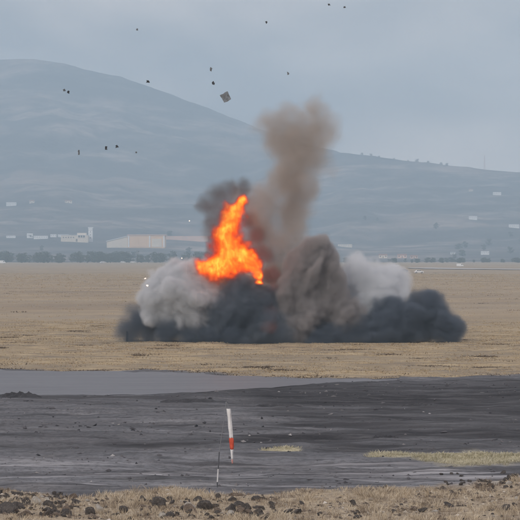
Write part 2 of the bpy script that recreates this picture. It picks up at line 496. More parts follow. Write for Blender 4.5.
# ------------------------------------------------------------------ smoke and fire
SY = 242.0
S = SY / F
def voxel_object(name, spheres, vox, vol_mat, hull_mat, seed, warp=1.2, wscale=0.28, edge=0.35, namp=0.5, nscale=0.5, power=1.0, hull=0.18, ground_cut=True, squash=1.0, lump=0.0, hole=0.0, part='smoke_body'):
    """A cloud: density on a voxel grid (numpy) turned into a volume by geometry nodes, with its boundary surface."""
    P = []
    for s in spheres:
        px, py, r = s[:3]
        dy = s[3] if len(s) > 3 else 0.0
        c = at(px, py, SY)
        P.append((c.x, SY + dy, c.z, r * S))
    P = np.array(P)
    pad = warp * 0.9 + 0.6
    lo = (P[:, :3] - P[:, 3:4]).min(0) - pad
    hi = (P[:, :3] + P[:, 3:4]).max(0) + pad
    if ground_cut: lo[2] = max(lo[2], -0.15)
    n = np.maximum(np.ceil((hi - lo) / vox).astype(int) + 1, 4)
    hi = lo + (n - 1) * vox
    ax = [np.linspace(lo[i], hi[i], n[i], dtype=np.float32) for i in range(3)]
    X, Y, Z = np.meshgrid(*ax, indexing='ij')
    f = wscale
    wx = fbm3(X * f, Y * f, Z * f, seed, 4) * warp
    wy = fbm3(X * f + 31, Y * f, Z * f, seed + 10, 3) * warp
    wz = fbm3(X * f, Y * f + 17, Z * f, seed + 20, 4) * warp
    XX = X + wx; YY = Y + wy; ZZ = Z + wz
    best = np.full(X.shape, -9.0, np.float32)
    acc = np.zeros(X.shape, np.float32)
    for (cx, cyy, cz, r) in P:
        d = np.sqrt((XX - cx) ** 2 + ((YY - cyy) / squash) ** 2 + (ZZ - cz) ** 2)
        v = 1 - d / r
        acc += np.exp(np.clip(v, -3, 1) * 7)
    best = np.log(acc + 1e-6) / 7
    nf = fbm3(X * nscale, Y * nscale, Z * nscale, seed + 30, 5, 0.55)
    if lump > 0:                       # cauliflower billows
        b = np.abs(fbm3(XX * nscale * 0.8, YY * nscale * 0.8, ZZ * nscale * 0.8, seed + 40, 5, 0.55))
        best = best + lump * (b * 2.2 - 0.35)
    v = best + namp * nf * 0.5
    den = sstep(0.0, edge, v) ** power
    if hole > 0:
        den = den * (1 - hole * sstep(-0.1, 0.35, fbm3(X * nscale * 1.3, Y * nscale * 1.3, Z * nscale * 0.9, seed + 50, 4)))
    # nothing on the grid's outer faces
    for a in range(3):
        if a == 2 and ground_cut:
            continue
        sl = [slice(None)] * 3
        sl[a] = 0; den[tuple(sl)] = 0
        sl[a] = -1; den[tuple(sl)] = 0
    den = den.astype(np.float32)
    origin = Vector(((lo[0] + hi[0]) / 2, (lo[1] + hi[1]) / 2, lo[2] if ground_cut else (lo[2] + hi[2]) / 2))
    N = int(n[0] * n[1] * n[2])
    me = bpy.data.meshes.new(name + '_voxels')
    me.vertices.add(N)
    a = me.attributes.new('rho', 'FLOAT', 'POINT')
    a.data.foreach_set('value', den.ravel())
    data = bpy.data.objects.new(name + '_voxels', me)      # voxel values only: no faces, in no collection
    lo_l = Vector(lo) - origin; hi_l = Vector(hi) - origin
    def group(want_mesh):
        ng = bpy.data.node_groups.new(name + '_voxels', 'GeometryNodeTree')
        ng.interface.new_socket('Geometry', in_out='INPUT', socket_type='NodeSocketGeometry')
        ng.interface.new_socket('Geometry', in_out='OUTPUT', socket_type='NodeSocketGeometry')
        N_ = ng.nodes.new; Lk = ng.links.new
        go = N_('NodeGroupOutput')
        oi = N_('GeometryNodeObjectInfo'); oi.inputs['Object'].default_value = data
        pos = N_('GeometryNodeInputPosition')
        sub = N_('ShaderNodeVectorMath'); sub.operation = 'SUBTRACT'; Lk(pos.outputs[0], sub.inputs[0]); sub.inputs[1].default_value = lo_l
        div = N_('ShaderNodeVectorMath'); div.operation = 'SCALE'; Lk(sub.outputs[0], div.inputs[0]); div.inputs['Scale'].default_value = 1.0 / vox
        sep = N_('ShaderNodeSeparateXYZ'); Lk(div.outputs[0], sep.inputs[0])
        idx = None
        for axis, mul in ((0, n[1] * n[2]), (1, n[2]), (2, 1)):
            rd = N_('ShaderNodeMath'); rd.operation = 'ROUND'; Lk(sep.outputs[axis], rd.inputs[0])
            ml = N_('ShaderNodeMath'); ml.operation = 'MULTIPLY'; Lk(rd.outputs[0], ml.inputs[0]); ml.inputs[1].default_value = float(mul)
            if idx is None: idx = ml.outputs[0]
            else:
                ad = N_('ShaderNodeMath'); ad.operation = 'ADD'; Lk(idx, ad.inputs[0]); Lk(ml.outputs[0], ad.inputs[1]); idx = ad.outputs[0]
        na = N_('GeometryNodeInputNamedAttribute'); na.data_type = 'FLOAT'; na.inputs['Name'].default_value = 'rho'
        si = N_('GeometryNodeSampleIndex'); si.data_type = 'FLOAT'; si.domain = 'POINT'; si.clamp = True
        Lk(oi.outputs['Geometry'], si.inputs['Geometry'])
        Lk(na.outputs[0], si.inputs['Value'])
        Lk(idx, si.inputs['Index'])
        vc = N_('GeometryNodeVolumeCube')
        Lk(si.outputs[0], vc.inputs['Density'])
        vc.inputs['Min'].default_value = lo_l; vc.inputs['Max'].default_value = hi_l
        for k, ax_ in enumerate('XYZ'): vc.inputs['Resolution ' + ax_].default_value = int(n[k])
        last = vc
        if want_mesh:
            last = N_('GeometryNodeVolumeToMesh')
            last.resolution_mode = 'VOXEL_SIZE'
            last.inputs['Voxel Size'].default_value = 0.42
            last.inputs['Threshold'].default_value = hull
            last.inputs['Adaptivity'].default_value = 0.4
            Lk(vc.outputs[0], last.inputs[0])
        sm = N_('GeometryNodeSetMaterial'); Lk(last.outputs[0], sm.inputs[0]); sm.inputs['Material'].default_value = hull_mat if want_mesh else vol_mat
        Lk(sm.outputs[0], go.inputs[0])
        return ng
    hm = bpy.data.meshes.new(name); hm.materials.append(hull_mat)
    o = link(bpy.data.objects.new(name, hm))
    o.location = origin
    o.modifiers.new('voxels', 'NODES').node_group = group(True)
    vd = bpy.data.volumes.new(part); vd.materials.append(vol_mat)
    vo = link(bpy.data.objects.new(part, vd), o)
    vo.modifiers.new('voxels', 'NODES').node_group = group(False)
    return o

def smoke_mat(name, col, dens, aniso=0.0):
    g = G(name)
    a = g.attr('density')
    d_ = g.n('ShaderNodeMath', {0: a, 1: dens}, operation='MULTIPLY').outputs[0]
    p = g.n('ShaderNodeVolumePrincipled', {'Color': (*col, 1), 'Density': d_, 'Anisotropy': aniso})
    p.inputs['Density Attribute'].default_value = ''
    g.t.links.new(p.outputs[0], g.out.inputs['Volume'])
    return g.m
def film_mat(name):
    """The boundary of the smoke: a film so thin that it hardly tints what lies behind it."""
    g = G(name)
    f = g.noise(g.coord(), 0.8, 3)
    t = g.n('ShaderNodeBsdfTransparent', {'Color': g.ramp(f, [(0.3, (0.985, 0.985, 0.985)), (0.7, (1, 1, 1))])})
    g.t.links.new(t.outputs[0], g.out.inputs['Surface'])
    return g.m
FILM = film_mat('smoke_film')

def fire_mat():
    g = G('fire')
    a = g.attr('density')
    c = g.coord()
    n = g.noise(g.coord((1.0, 1.0, 0.5)), 3.4, 7, 0.68, 0.9)
    heat = g.n('ShaderNodeMath', {0: a, 1: g.n('ShaderNodeMapRange', {0: n, 1: 0.30, 2: 0.70, 3: 0.62, 4: 1.28}).outputs[0]}, operation='MULTIPLY').outputs[0]
    col = g.ramp(heat, [(0.0, (0.85, 0.030, 0.004)), (0.30, (1.0, 0.070, 0.005)), (0.58, (1.0, 0.125, 0.006)), (0.84, (1.0, 0.24, 0.012)), (1.0, (1.0, 0.50, 0.06))])
    st = g.n('ShaderNodeMapRange', {0: heat, 1: 0.05, 2: 0.9, 3: 1.3, 4: 8.5}).outputs[0]
    ed = g.n('ShaderNodeMath', {0: st, 1: g.n('ShaderNodeMath', {0: a, 1: 0.3}, operation='GREATER_THAN').outputs[0]}, operation='MULTIPLY').outputs[0]
    st2 = g.n('ShaderNodeMath', {0: st, 1: a}, operation='MULTIPLY').outputs[0]
    e = g.n('ShaderNodeEmission', {'Color': col, 'Strength': st2})
    ab = g.n('ShaderNodeVolumeAbsorption', {'Color': (0.0, 0.0, 0.0, 1), 'Density': g.n('ShaderNodeMath', {0: a, 1: 4.0}, operation='MULTIPLY').outputs[0]})
    ad = g.n('ShaderNodeAddShader', {0: e.outputs[0], 1: ab.outputs[0]})
    g.t.links.new(ad.outputs[0], g.out.inputs['Volume'])
    return g.m

def build_blast():
    PALE = smoke_mat('pale_smoke', (0.81, 0.83, 0.855), 4.2)
    PALE2 = smoke_mat('pale_smoke_thin', (0.885, 0.91, 0.94), 2.2)
    DARK = smoke_mat('dark_smoke', (0.22, 0.262, 0.322), 2.6)
    DARK2 = smoke_mat('slate_smoke', (0.27, 0.315, 0.375), 2.4)
    BROWN = smoke_mat('brown_smoke', (0.53, 0.51, 0.51), 2.8)
    COLM = smoke_mat('column_smoke', (0.62, 0.56, 0.505), 1.0)
    SOOT = smoke_mat('soot_smoke', (0.25, 0.23, 0.225), 1.1)
    REDB = smoke_mat('reddish_smoke', (0.46, 0.27, 0.25), 1.3)
    g = 'smoke of the explosion'
    def cl(label, sph, mat, seed, vox=0.105, **k):
        o = voxel_object('smoke_cloud', sph, vox, mat, FILM, seed, **k)
        tag(o, label, 'smoke', g)
        return o
    cl('pale grey rounded smoke billow at left below the flame',
       [(181, 298, 36, -1), (174, 290, 29, 0), (207, 300, 34, 0), (196, 283, 25, 0.5), (164, 306, 22, -1), (222, 312, 24, 1), (200, 322, 22, -1.5)],
       PALE, 100, lump=0.26, warp=0.75, edge=0.30, nscale=0.65, hull=0.15)
    cl('low blue black smoke at the far left of the blast, hugging the grass',
       [(141, 323, 19, 0), (158, 324, 22, 0), (174, 334, 18, -2.0), (126, 329, 15, 0), (136, 337, 14, 0), (155, 338, 14, -0.5), (192, 338, 15, -2.2), (210, 337, 14, -2.2), (230, 338, 14, -2)],
       DARK, 160, lump=0.22, warp=1.0, edge=0.85, namp=0.8, hull=0.12)
    cl('dark slate smoke directly under the orange flame',
       [(238, 296, 22, -1.0), (228, 322, 24, -1.5), (250, 315, 28, -1.0), (258, 296, 18, -0.8), (272, 325, 23, -1.5), (215, 332, 18, -1.8), (245, 338, 16, -1.6), (262, 338, 16, -1.8)],
       DARK2, 220, lump=0.36, warp=1.1, edge=0.42, namp=0.7, nscale=0.7, hull=0.15)
    cl('brownish grey smoke billow rising just right of the reddish plume',
       [(320, 261, 23, 0), (306, 262, 18, -0.3), (300, 276, 23, -0.6), (327, 282, 22, 0), (290, 296, 23, -1), (322, 305, 25, 0), (303, 322, 25, -1), (284, 318, 19, -1), (342, 318, 23, 0)],
       BROWN, 283, lump=0.36, warp=0.85, edge=0.32, namp=0.6, nscale=0.6, hull=0.15)
    cl('pale white grey smoke bank at right, behind the low dark smoke',
       [(362, 282, 28, 2.5), (388, 282, 24, 2.5), (346, 296, 30, 2.5), (376, 300, 30, 2.2), (404, 296, 16, 2), (398, 312, 20, 2), (358, 318, 26, 1.5)],
       PALE2, 340, lump=0.30, warp=1.2, edge=0.42, namp=0.6, hull=0.13)
    cl('low blue black smoke at the far right of the blast',
       [(384, 324, 22, -0.5), (410, 318, 25, -0.5), (433, 317, 23, -0.5), (450, 326, 17, -0.5), (404, 332, 19, -1), (425, 334, 18, -1), (444, 336, 14, -0.6), (384, 335, 17, -1), (364, 330, 17, -1), (430, 304, 15, 0), (388, 310, 17, 0), (340, 334, 17, -1.4), (315, 336, 16, -1.4), (290, 337, 19, -1.6), (272, 338, 16, -1.6), (352, 338, 17, -1.2), (370, 341, 16, -1.2), (328, 338, 17, -1.4)],
       DARK, 400, lump=0.38, warp=1.0, edge=0.40, namp=0.6, hull=0.14)
    cl('tall thin brown smoke column with mushroom top above the blast',
       [(300, 131, 35, 1.5), (322, 136, 21, 1.5), (276, 126, 24, 1.5), (286, 142, 20, 1.5), (303, 156, 33, 1.5), (298, 180, 31, 1.5), (292, 205, 27, 1.5), (285, 228, 30, 1.5), (277, 250, 29, 1.5), (272, 270, 24, 1.5), (272, 205, 24, 1.5), (266, 228, 25, 1.5), (264, 248, 22, 1.5), (256, 212, 26, 1.5), (240, 200, 19, 1.5), (252, 236, 24, 1.5), (268, 195, 22, 1.5), (262, 225, 22, 1.8)],
       COLM, 460, vox=0.16, lump=0.26, warp=1.2, edge=0.80, namp=1.0, nscale=0.6, hull=0.10, hole=0.45, ground_cut=False)
    cl('small sooty smoke puff at the upper left of the flame',
       [(214, 203, 17, -0.6), (205, 206, 13, 0.0), (221, 195, 15, -0.6), (233, 190, 13, -0.2), (211, 219, 13, -0.8), (213, 234, 11, -0.8), (244, 190, 11, 0.5), (212, 248, 9, -0.4)],
       SOOT, 520, vox=0.10, lump=0.3, warp=0.9, edge=0.75, namp=1.1, hole=0.4, nscale=0.8, hull=0.10, ground_cut=False)
    cl('narrow reddish brown smoke plume along the right edge of the flame',
       [(250, 222, 11, 0.8), (259, 238, 13, 0.6), (266, 256, 13, 0.4), (271, 275, 13, -0.4), (272, 295, 13, -1.4), (270, 315, 12, -2.2), (268, 330, 11, -2.8)],
       REDB, 580, vox=0.12, lump=0.2, warp=0.8, edge=0.7, nscale=0.8, hull=0.12)
    o = voxel_object('fireball',
       [(243, 201, 8, -0.6), (237, 206, 12, -0.6), (230, 214, 14.5, -0.6), (228, 225, 16.5, -0.6), (229, 237, 18, -0.8), (230, 248, 21, -1), (237, 256, 20, -1.2), (223, 261, 18, -1.2), (243, 261, 18, -1.4), (212, 265, 13, -1.6), (205, 267, 9.5, -1.8), (231, 264, 17, -1.6), (249, 266, 13, -1.6), (256, 274, 8, -2.0), (259, 282, 5.5, -2.4), (209, 270, 10, -1.8), (218, 270, 11, -1.8)],
       0.07, fire_mat(), FILM, 640, warp=0.60, wscale=0.9, edge=0.80, namp=1.05, nscale=1.4, lump=0.16, hull=0.22, ground_cut=False, part='flame_body')
    tag(o, 'bright orange flame leaping up through the smoke', 'fire')
build_blast()

# ------------------------------------------------------------------ vegetation
def blades(name, pts, hts, per, width, spread, lean, mat, seed, parent=None):
    """Tufts of blades: one triangle pair per blade, all in one mesh."""
    rs = np.random.RandomState(seed)
    pts = np.asarray(pts, float); n = len(pts)
    B = np.repeat(pts, per, 0); h = np.repeat(np.asarray(hts, float), per) * rs.uniform(0.5, 1.1, n * per)
    tintb = np.repeat(rs.rand(n), per) * 0.6 + rs.rand(n * per) * 0.4
    a = rs.uniform(0, 2 * np.pi, n * per); rr = spread * np.sqrt(rs.rand(n * per)) * np.repeat(rs.uniform(0.6, 1.3, n), per)
    base = B + np.stack([np.cos(a) * rr, np.sin(a) * rr, np.zeros_like(a) - 0.03], 1)
    la = a + rs.uniform(-1.2, 1.2, n * per); ll = h * lean * rs.uniform(0.2, 1.2, n * per)
    tip = base + np.stack([np.cos(la) * ll, np.sin(la) * ll, h], 1)
    mid = base + (tip - base) * 0.55; mid[:, 2] += h * 0.10
    wa = rs.uniform(0, 2 * np.pi, n * per)
    wv = np.stack([np.cos(wa), np.sin(wa), np.zeros_like(wa)], 1) * (width * rs.uniform(0.6, 1.4, n * per))[:, None]
    V = np.stack([base - wv, base + wv, mid + wv * 0.8, mid - wv * 0.8, tip], 1).reshape(-1, 3)
    k = np.arange(n * per)[:, None] * 5
    q = np.concatenate([k, k + 1, k + 2, k + 3], 1); t3 = np.concatenate([k + 3, k + 2, k + 4], 1)
    me = bpy.data.meshes.new(name)
    M = n * per
    me.vertices.add(M * 5); me.loops.add(M * 7); me.polygons.add(M * 2)
    me.vertices.foreach_set('co', V.astype(np.float32).ravel())
    me.loops.foreach_set('vertex_index', np.concatenate([q, t3], 1).astype(np.int32).ravel())
    ls = (np.arange(M)[:, None] * 7 + np.array([0, 4])[None]).ravel()
    me.polygons.foreach_set('loop_start', ls.astype(np.int32))
    me.update(calc_edges=True)
    at_ = me.attributes.new('tint', 'FLOAT', 'POINT')
    at_.data.foreach_set('value', np.repeat(tintb, 5).astype(np.float32))
    me.materials.append(mat)
    return link(bpy.data.objects.new(name, me), parent)

def grass_mat(name, stops):
    g = G(name)
    c = g.ramp(g.attr('tint'), stops)
    n = g.noise(g.coord(), 0.6, 4)
    c = g.mix(g.ramp(n, [(0.35, (0, 0, 0)), (0.7, (0.5, 0.5, 0.5))]), c, stops[0][1])
    b = g.n('ShaderNodeBsdfPrincipled', {'Base Color': c, 'Roughness': 0.8})
    t = g.n('ShaderNodeBsdfTranslucent', {'Color': c})
    m = g.n('ShaderNodeMixShader', {0: 0.3, 1: b.outputs[0], 2: t.outputs[0]})
    g.t.links.new(m.outputs[0], g.out.inputs['Surface'])
    return g.m

def scatter(n, row0, row1, zone, seed, thr=0.5, px0=-60, px1=580, clump=None):
    """Points on the ground, even in the picture's rows, kept where a zone is strong."""
    rs = np.random.RandomState(seed)
    Y0, Y1 = depth(row1), depth(row0)
    Y = np.sqrt(rs.uniform(Y0 ** 2, Y1 ** 2, n))
    X = (rs.uniform(px0, px1, n) - 260) / F * Y
    z = zones(X, Y)[zone]
    keep = z > thr * rs.uniform(0.6, 1.4, n)
    if clump is not None:
        c = fbm2(X * clump, Y * clump, seed + 3, 3)
        keep &= c > rs.uniform(-0.6, 0.45, n)
    X = X[keep]; Y = Y[keep]
    return np.stack([X, Y, H(X, Y)], 1)

def build_vegetation():
    dry = grass_mat('dry_grass_blades', [(0.0, (0.36, 0.29, 0.21)), (0.4, (0.60, 0.50, 0.36)), (0.8, (0.74, 0.65, 0.50)), (1.0, (0.80, 0.74, 0.63))])
    straw = grass_mat('straw_blades', [(0.0, (0.30, 0.225, 0.135)), (0.45, (0.53, 0.41, 0.25)), (1.0, (0.66, 0.55, 0.37))])
    scrub = grass_mat('scrub_twigs', [(0.0, (0.09, 0.07, 0.05)), (0.6, (0.17, 0.13, 0.095)), (1.0, (0.30, 0.235, 0.165))])
    weed = grass_mat('weed_stems', [(0.0, (0.14, 0.105, 0.08)), (0.6, (0.27, 0.21, 0.15)), (1.0, (0.42, 0.35, 0.26))])
    olive = grass_mat('olive_blades', [(0.0, (0.30, 0.28, 0.17)), (0.5, (0.60, 0.555, 0.41)), (1.0, (0.76, 0.72, 0.59))])
    # foreground bank
    p = scatter(8000, 478, 540, 'fg', 201, 0.35, clump=0.45)
    rs = np.random.RandomState(5)
    o = blades('dry_grass', p, rs.uniform(0.05, 0.20, len(p)) * (0.7 + 0.6 * (fbm2(p[:, 0] * 0.6, p[:, 1] * 0.6, 8, 3) > 0.1)), 14, 0.009, 0.14, 1.0, dry, 202)
    tag(o, 'dry straw coloured grass on the near bank', 'grass', kind='stuff')
    p = scatter(700, 484, 535, 'fg', 211, 0.5)
    o = blades('dead_weeds', p, rs.uniform(0.08, 0.24, len(p)), 34, 0.004, 0.20, 0.8, weed, 212)
    tag(o, 'dark dead weeds among the near rocks', 'weeds', kind='stuff')
    # tan field
    p = scatter(26000, 319, 381, 'tan', 221, 0.5, clump=0.12)
    o = blades('field_grass', p, rs.uniform(0.04, 0.11, len(p)), 8, 0.026, 0.6, 2.0, straw, 222)
    tag(o, 'tan dry grass covering the field below the smoke', 'grass', kind='stuff')
    p = scatter(190, 321, 380, 'tan', 231, 0.5)
    ds = scatter(60, 324, 378, 'tan', 235, 0.5)
    dash = np.concatenate([np.stack([c[0] + rs.uniform(-1, 1, 14) * (0.3 + 0.6 * rs.rand()), c[1] + rs.uniform(-0.4, 0.4, 14), np.zeros(14)], 1) for c in ds])
    dash[:, 2] = H(dash[:, 0], dash[:, 1])
    p = np.concatenate([p, dash])
    e = np.linspace(-30, 550, 420) + rs.uniform(-2, 2, 420)
    er = np.interp(e, [0, 60, 120, 200, 300, 380, 450, 520], [369, 371, 371, 373.5, 378, 379, 378, 375]) + rs.uniform(-1.6, 0.4, 420)
    eY = depth(er); eX = (e - 260) / F * eY
    p = np.concatenate([p, np.stack([eX, eY, H(eX, eY)], 1)[rs.rand(420) < 0.30]])
    o = blades('field_scrub', p, rs.uniform(0.03, 0.11, len(p)), 30, 0.028, 1.0, 2.2, scrub, 232)
    tag(o, 'low dark scrub tufts dotted over the tan field', 'scrub', kind='stuff')
    # far plain
    p = scatter(9000, 274, 320, 'far', 241, 0.5)
    o = blades('plain_grass', p, rs.uniform(0.06, 0.15, len(p)) * np.clip(p[:, 1] / 500, 0.8, 2.0), 7, 0.06, 0.9, 0.9, straw, 242)
    tag(o, 'sparse brown grass on the far plain', 'grass', kind='stuff')
    p = scatter(140, 272, 320, 'far', 251, 0.5)
    o = blades('plain_scrub', p, rs.uniform(0.08, 0.22, len(p)), 22, 0.05, 1.2, 1.2, scrub, 252)
    tag(o, 'small dark scrub tufts on the far plain', 'scrub', kind='stuff')
    # green strips in the dark soil
    p = scatter(30000, 446, 472, 'green', 261, 0.5, px0=240, px1=600, clump=0.5)
    o = blades('green_grass', p, rs.uniform(0.03, 0.11, len(p)) * (0.5 + 0.9 * (fbm2(p[:, 0] * 0.5, p[:, 1] * 0.8, 18, 3) > 0)), 10, 0.012, 0.18, 1.2, olive, 262)
    tag(o, 'yellow green grass strips growing in the dark soil', 'grass', kind='stuff')
build_vegetation()

# ------------------------------------------------------------------ rocks
def rock_mesh(seed, sub=2, flat=0.7):
    bm = bmesh.new()
    bmesh.ops.create_icosphere(bm, subdivisions=sub, radius=1.0)
    co = np.array([v.co[:] for v in bm.verts])
    rs = np.random.RandomState(seed)
    for _ in range(8):                 # planar cuts give faceted stone
        n = rs.normal(size=3); n /= np.linalg.norm(n); dd = rs.uniform(0.28, 0.70)
        k = co @ n; over = np.clip(k - dd, 0, None); co = co - over[:, None] * n[None]
    co += 0.22 * fbm3(co[:, :1] * 1.7 + 7, co[:, 1:2] * 1.7 + 7, co[:, 2:] * 1.7 + 7, seed, 3)
    co *= np.array([1.0, rs.uniform(0.7, 1.0), flat])
    for v, c in zip(bm.verts, co): v.co = c
    me = bpy.data.meshes.new('rock')
    bm.to_mesh(me); bm.free()
    return me
def stone_mat(name, a, b, spot):
    g = G(name)
    n = g.noise(g.coord(), 2.0, 6, 0.65)
    n2 = g.noise(g.coord(), 6.0, 5, 0.6)
    c = g.ramp(n, [(0.3, a), (0.7, b)])
    c = g.mix(g.ramp(n2, [(0.55, (0, 0, 0)), (0.68, (0.8, 0.8, 0.8))]), c, spot)
    return g.bsdf(c, 0.9, bump=n2, bstr=0.6, bdist=0.15)
BASALT = stone_mat('basalt', (0.038, 0.034, 0.032), (0.11, 0.095, 0.085), (0.21, 0.185, 0.16))
LIME = stone_mat('pale_stone', (0.34, 0.31, 0.27), (0.56, 0.53, 0.48), (0.66, 0.64, 0.60))
SOILM = stone_mat('soil_clod', (0.020, 0.020, 0.024), (0.050, 0.050, 0.056), (0.075, 0.074, 0.080))
BROWNST = stone_mat('brown_stone', (0.12, 0.092, 0.072), (0.24, 0.19, 0.15), (0.33, 0.28, 0.22))

def build_rocks():
    meshes = {}
    for nm, m in (('b', BASALT), ('l', LIME), ('s', SOILM), ('n', BROWNST)):
        meshes[nm] = []
        for k in range(9):
            me = rock_mesh(300 + k * 7 + ord(nm)); me.materials.append(m); meshes[nm].append(me)
    def rock(px, row, wpx, hpx, kind, label, group=None, name='rock', lift=0.0):
        if name == 'rock': wpx, hpx = wpx * 0.88, hpx * 1.0
        p = ground_at(px, row); s = p.y / F
        o = link(bpy.data.objects.new(name, random.choice(meshes[kind])))
        o.location = p + Vector((0, 0, 0.20 * hpx * s + lift))
        o.scale = (wpx * s * 0.66 * random.uniform(0.85, 1.2), wpx * s * 0.55, hpx * s * random.uniform(0.8, 1.1))
        o.rotation_euler = (random.uniform(-0.35, 0.35), random.uniform(-0.35, 0.35), random.uniform(-0.5, 0.5) + random.choice((0, math.pi)))
        tag(o, label, 'rock', group)
        return o
    G1 = 'dark rocks on the near bank'
    # the large rocks that can be told apart, left to right
    rock(4, 519, 19, 16, 'b', 'large dark rock at the bottom left corner of the photo', G1)
    rock(19, 517, 15, 14, 'b', 'dark rock leaning beside the corner rock, left of the pale stone', G1)
    rock(37, 513, 10, 13, 'l', 'tall pale limestone block among the dark rocks at left', 'pale rocks on the near bank')
    rock(50, 521, 14, 12, 'b', 'dark rock just right of the tall pale block', G1)
    rock(77, 511, 12, 9, 'b', 'rounded dark brown rock alone on the bank between the pale stones', G1)
    rock(99, 518, 9, 12, 'l', 'second pale stone from the left, wedge shaped, by dark rocks', 'pale rocks on the near bank')
    rock(91, 521, 12, 9, 'b', 'dark rock touching the left side of the wedge shaped pale stone', G1)
    rock(160, 513, 15, 13, 'b', 'dark jagged rock on the bank left of the windsock pole', G1)
    rock(191, 519, 13, 11, 'n', 'brown rock at the bottom edge, left of the windsock pole foot', G1)
    rock(206, 515, 15, 12, 'b', 'broad dark rock below the windsock pole', G1)
    rock(217, 519, 9, 9, 'n', 'small brown rock right against the broad rock below the pole', G1)
    rock(239, 501, 15, 7, 'n', 'low brown rock just right of the windsock pole foot', G1)
    rock(231, 517, 13, 11, 'b', 'dark rock at the bottom edge just right of the pole', G1)
    rock(248, 516, 14, 12, 'b', 'dark rock second to the right of the pole, beside a twin', G1)
    rock(259, 518, 10, 9, 'b', 'rightmost dark rock of the row right of the pole', G1)
    rock(276, 518, 9, 9, 'b', 'dark upright rock in the grass at the bottom centre', G1)
    rock(319, 520, 8, 6, 'b', 'small dark rock in the grass right of the bottom centre', G1)
    rock(452, 498, 6, 5, 'b', 'small black rock on the bank, lowest of the right hand cluster', G1)
    rock(461, 491.5, 7, 4, 'b', 'flat black rock in the right hand cluster on the bank', G1)
    rock(448, 491, 4, 4, 'b', 'smallest black rock, left end of the right hand cluster', G1)
    rock(484, 488, 7, 4, 'b', 'black rock beside the flat pale stone at right', G1)
    rock(496, 490, 14, 5, 'l', 'flat pale stone on the bank at right', 'pale rocks on the near bank')
    rock(505, 486, 8, 6, 'b', 'black rock just right of the flat pale stone', G1)
    rock(514, 483, 10, 6, 'b', 'black rock at the right edge where the bank rises', G1)
    rock(478, 492, 6, 3.5, 'n', 'small brown rock left of the flat pale stone', G1)
    rock(386, 493, 6, 5, 'b', 'dark rock on the edge of the bank, right of the centre', G1)
    rock(365, 493, 8, 3, 'b', 'low dark rock half buried at the bank edge', G1)
    # rubble heaped between them
    rb_ = np.random.RandomState(31)
    for a_, b_, r0, r1, n_, lab, gr in ((-8, 72, 501, 525, 115, 'dark angular rubble stone in the heap at the bottom left', 'rubble heap at the bottom left'),
                                        (140, 275, 505, 525, 95, 'dark angular rubble stone in the bottom heap below the windsock', 'rubble heap below the windsock'),
                                        (440, 525, 481, 494, 30, 'black angular rubble stone on the bank at the right edge', 'rubble on the bank at the right edge')):
        for _ in range(n_):
            wv = rb_.uniform(3, 8.5) if b_ < 400 else rb_.uniform(2.5, 6)
            rock(rb_.uniform(a_, b_), rb_.uniform(r0, r1), wv, wv * rb_.uniform(0.6, 1.1), rb_.choice(['b', 'b', 'b', 'n', 'l'], p=[.3, .3, .20, .18, .02]) if b_ < 400 else 'b', lab, gr, 'rubble_stone')
    # many small stones nobody can tell apart
    rs = np.random.RandomState(77)
    n = 0
    while n < 220:
        px = rs.uniform(-20, 540); row = rs.uniform(487, 524)
        Y = depth(row); X = (px - 260) / F * Y
        if zones(np.array([X]), np.array([Y]))['fg'][0] < 0.6: continue
        dens = np.interp(px, [0, 60, 130, 270, 330, 400, 520], [1.0, 0.8, 0.7, 0.8, 0.3, 0.7, 0.9])
        if rs.rand() > dens: continue
        w = rs.choice([1.8, 3, 4.5, 7], p=[0.42, 0.3, 0.18, 0.10]) * (1.25 if row > 508 else 0.8)
        pale = rs.rand() < 0.16
        if pale: rock(px, row, w, w * 0.7, 'l', 'small pale stone lying in the dry grass of the near bank', 'small pale stones on the near bank', 'stone')
        else: rock(px, row, w * 1.2, w * 0.9, rs.choice(['b', 'b', 'n']), 'small dark stone lying in the dry grass of the near bank', 'small dark stones on the near bank', 'stone')
        n += 1
    # clods and mounds on the dark soil
    G2 = 'dark clods lying on the churned soil'
    for px, row, wv, hv, lab in ((80, 431, 5, 3, 'small black clod at the left end of the short row on the soil'), (86, 430.5, 4, 2.4, 'second black clod of the short row on the soil'),
                                 (94, 431, 6, 2.4, 'flat black clod in the short row on the soil'), (133, 434.5, 4.5, 3, 'single black clod right of the short row with the white chip'),
                                 (196, 430, 4.5, 3, 'black clod on the soil left of the windsock'), (156, 410, 4, 2.6, 'black clod high on the soil below the tarmac'),
                                 (53, 418, 4, 2, 'black clod on the soil at left below the mound'), (210, 434, 3, 2, 'tiny black clod nearest the windsock')):
        o = rock(px, row, wv, hv, 's', lab, G2, 'soil_clod'); o['category'] = 'clod'
    o = rock(118, 431, 9, 1.6, 'l', 'flat white chip of stone lying on the dark soil', name='stone_chip'); o['category'] = 'stone'
    def mound(px, row, wpx, hpx, label, seed):
        p = ground_at(px, row); s = p.y / F
        nr, nc = 20, 56
        u = np.linspace(-1, 1, nc)[None, :].repeat(nr, 0); v = np.linspace(-1, 1, nr)[:, None].repeat(nc, 1)
        prof = np.clip(1 - u ** 2, 0, 1) ** 0.8 * np.clip(1 - v ** 2, 0, 1)
        nn = fbm2(u * 5 + seed, v * 3, seed, 4)
        X = p.x + u * wpx * s * 0.5; Y = p.y + v * wpx * s * 0.35
        Z = H(X, Y) - 0.04 + prof * hpx * s * (1.1 + 0.9 * nn)
        o = grid_mesh('soil_mound', X - p.x, Y - p.y, Z - p.z, SOILM)
        o.location = p
        tag(o, label, 'mound', 'low mounds of dark soil')
    mound(20, 398, 46, 5, 'low dark soil mound at the left edge below the tarmac', 501)
    mound(386, 440, 40, 5.5, 'low black soil mound right of the windsock', 511)
    mound(278, 409, 60, 3, 'long low soil ridge in the middle of the dark ground', 521)
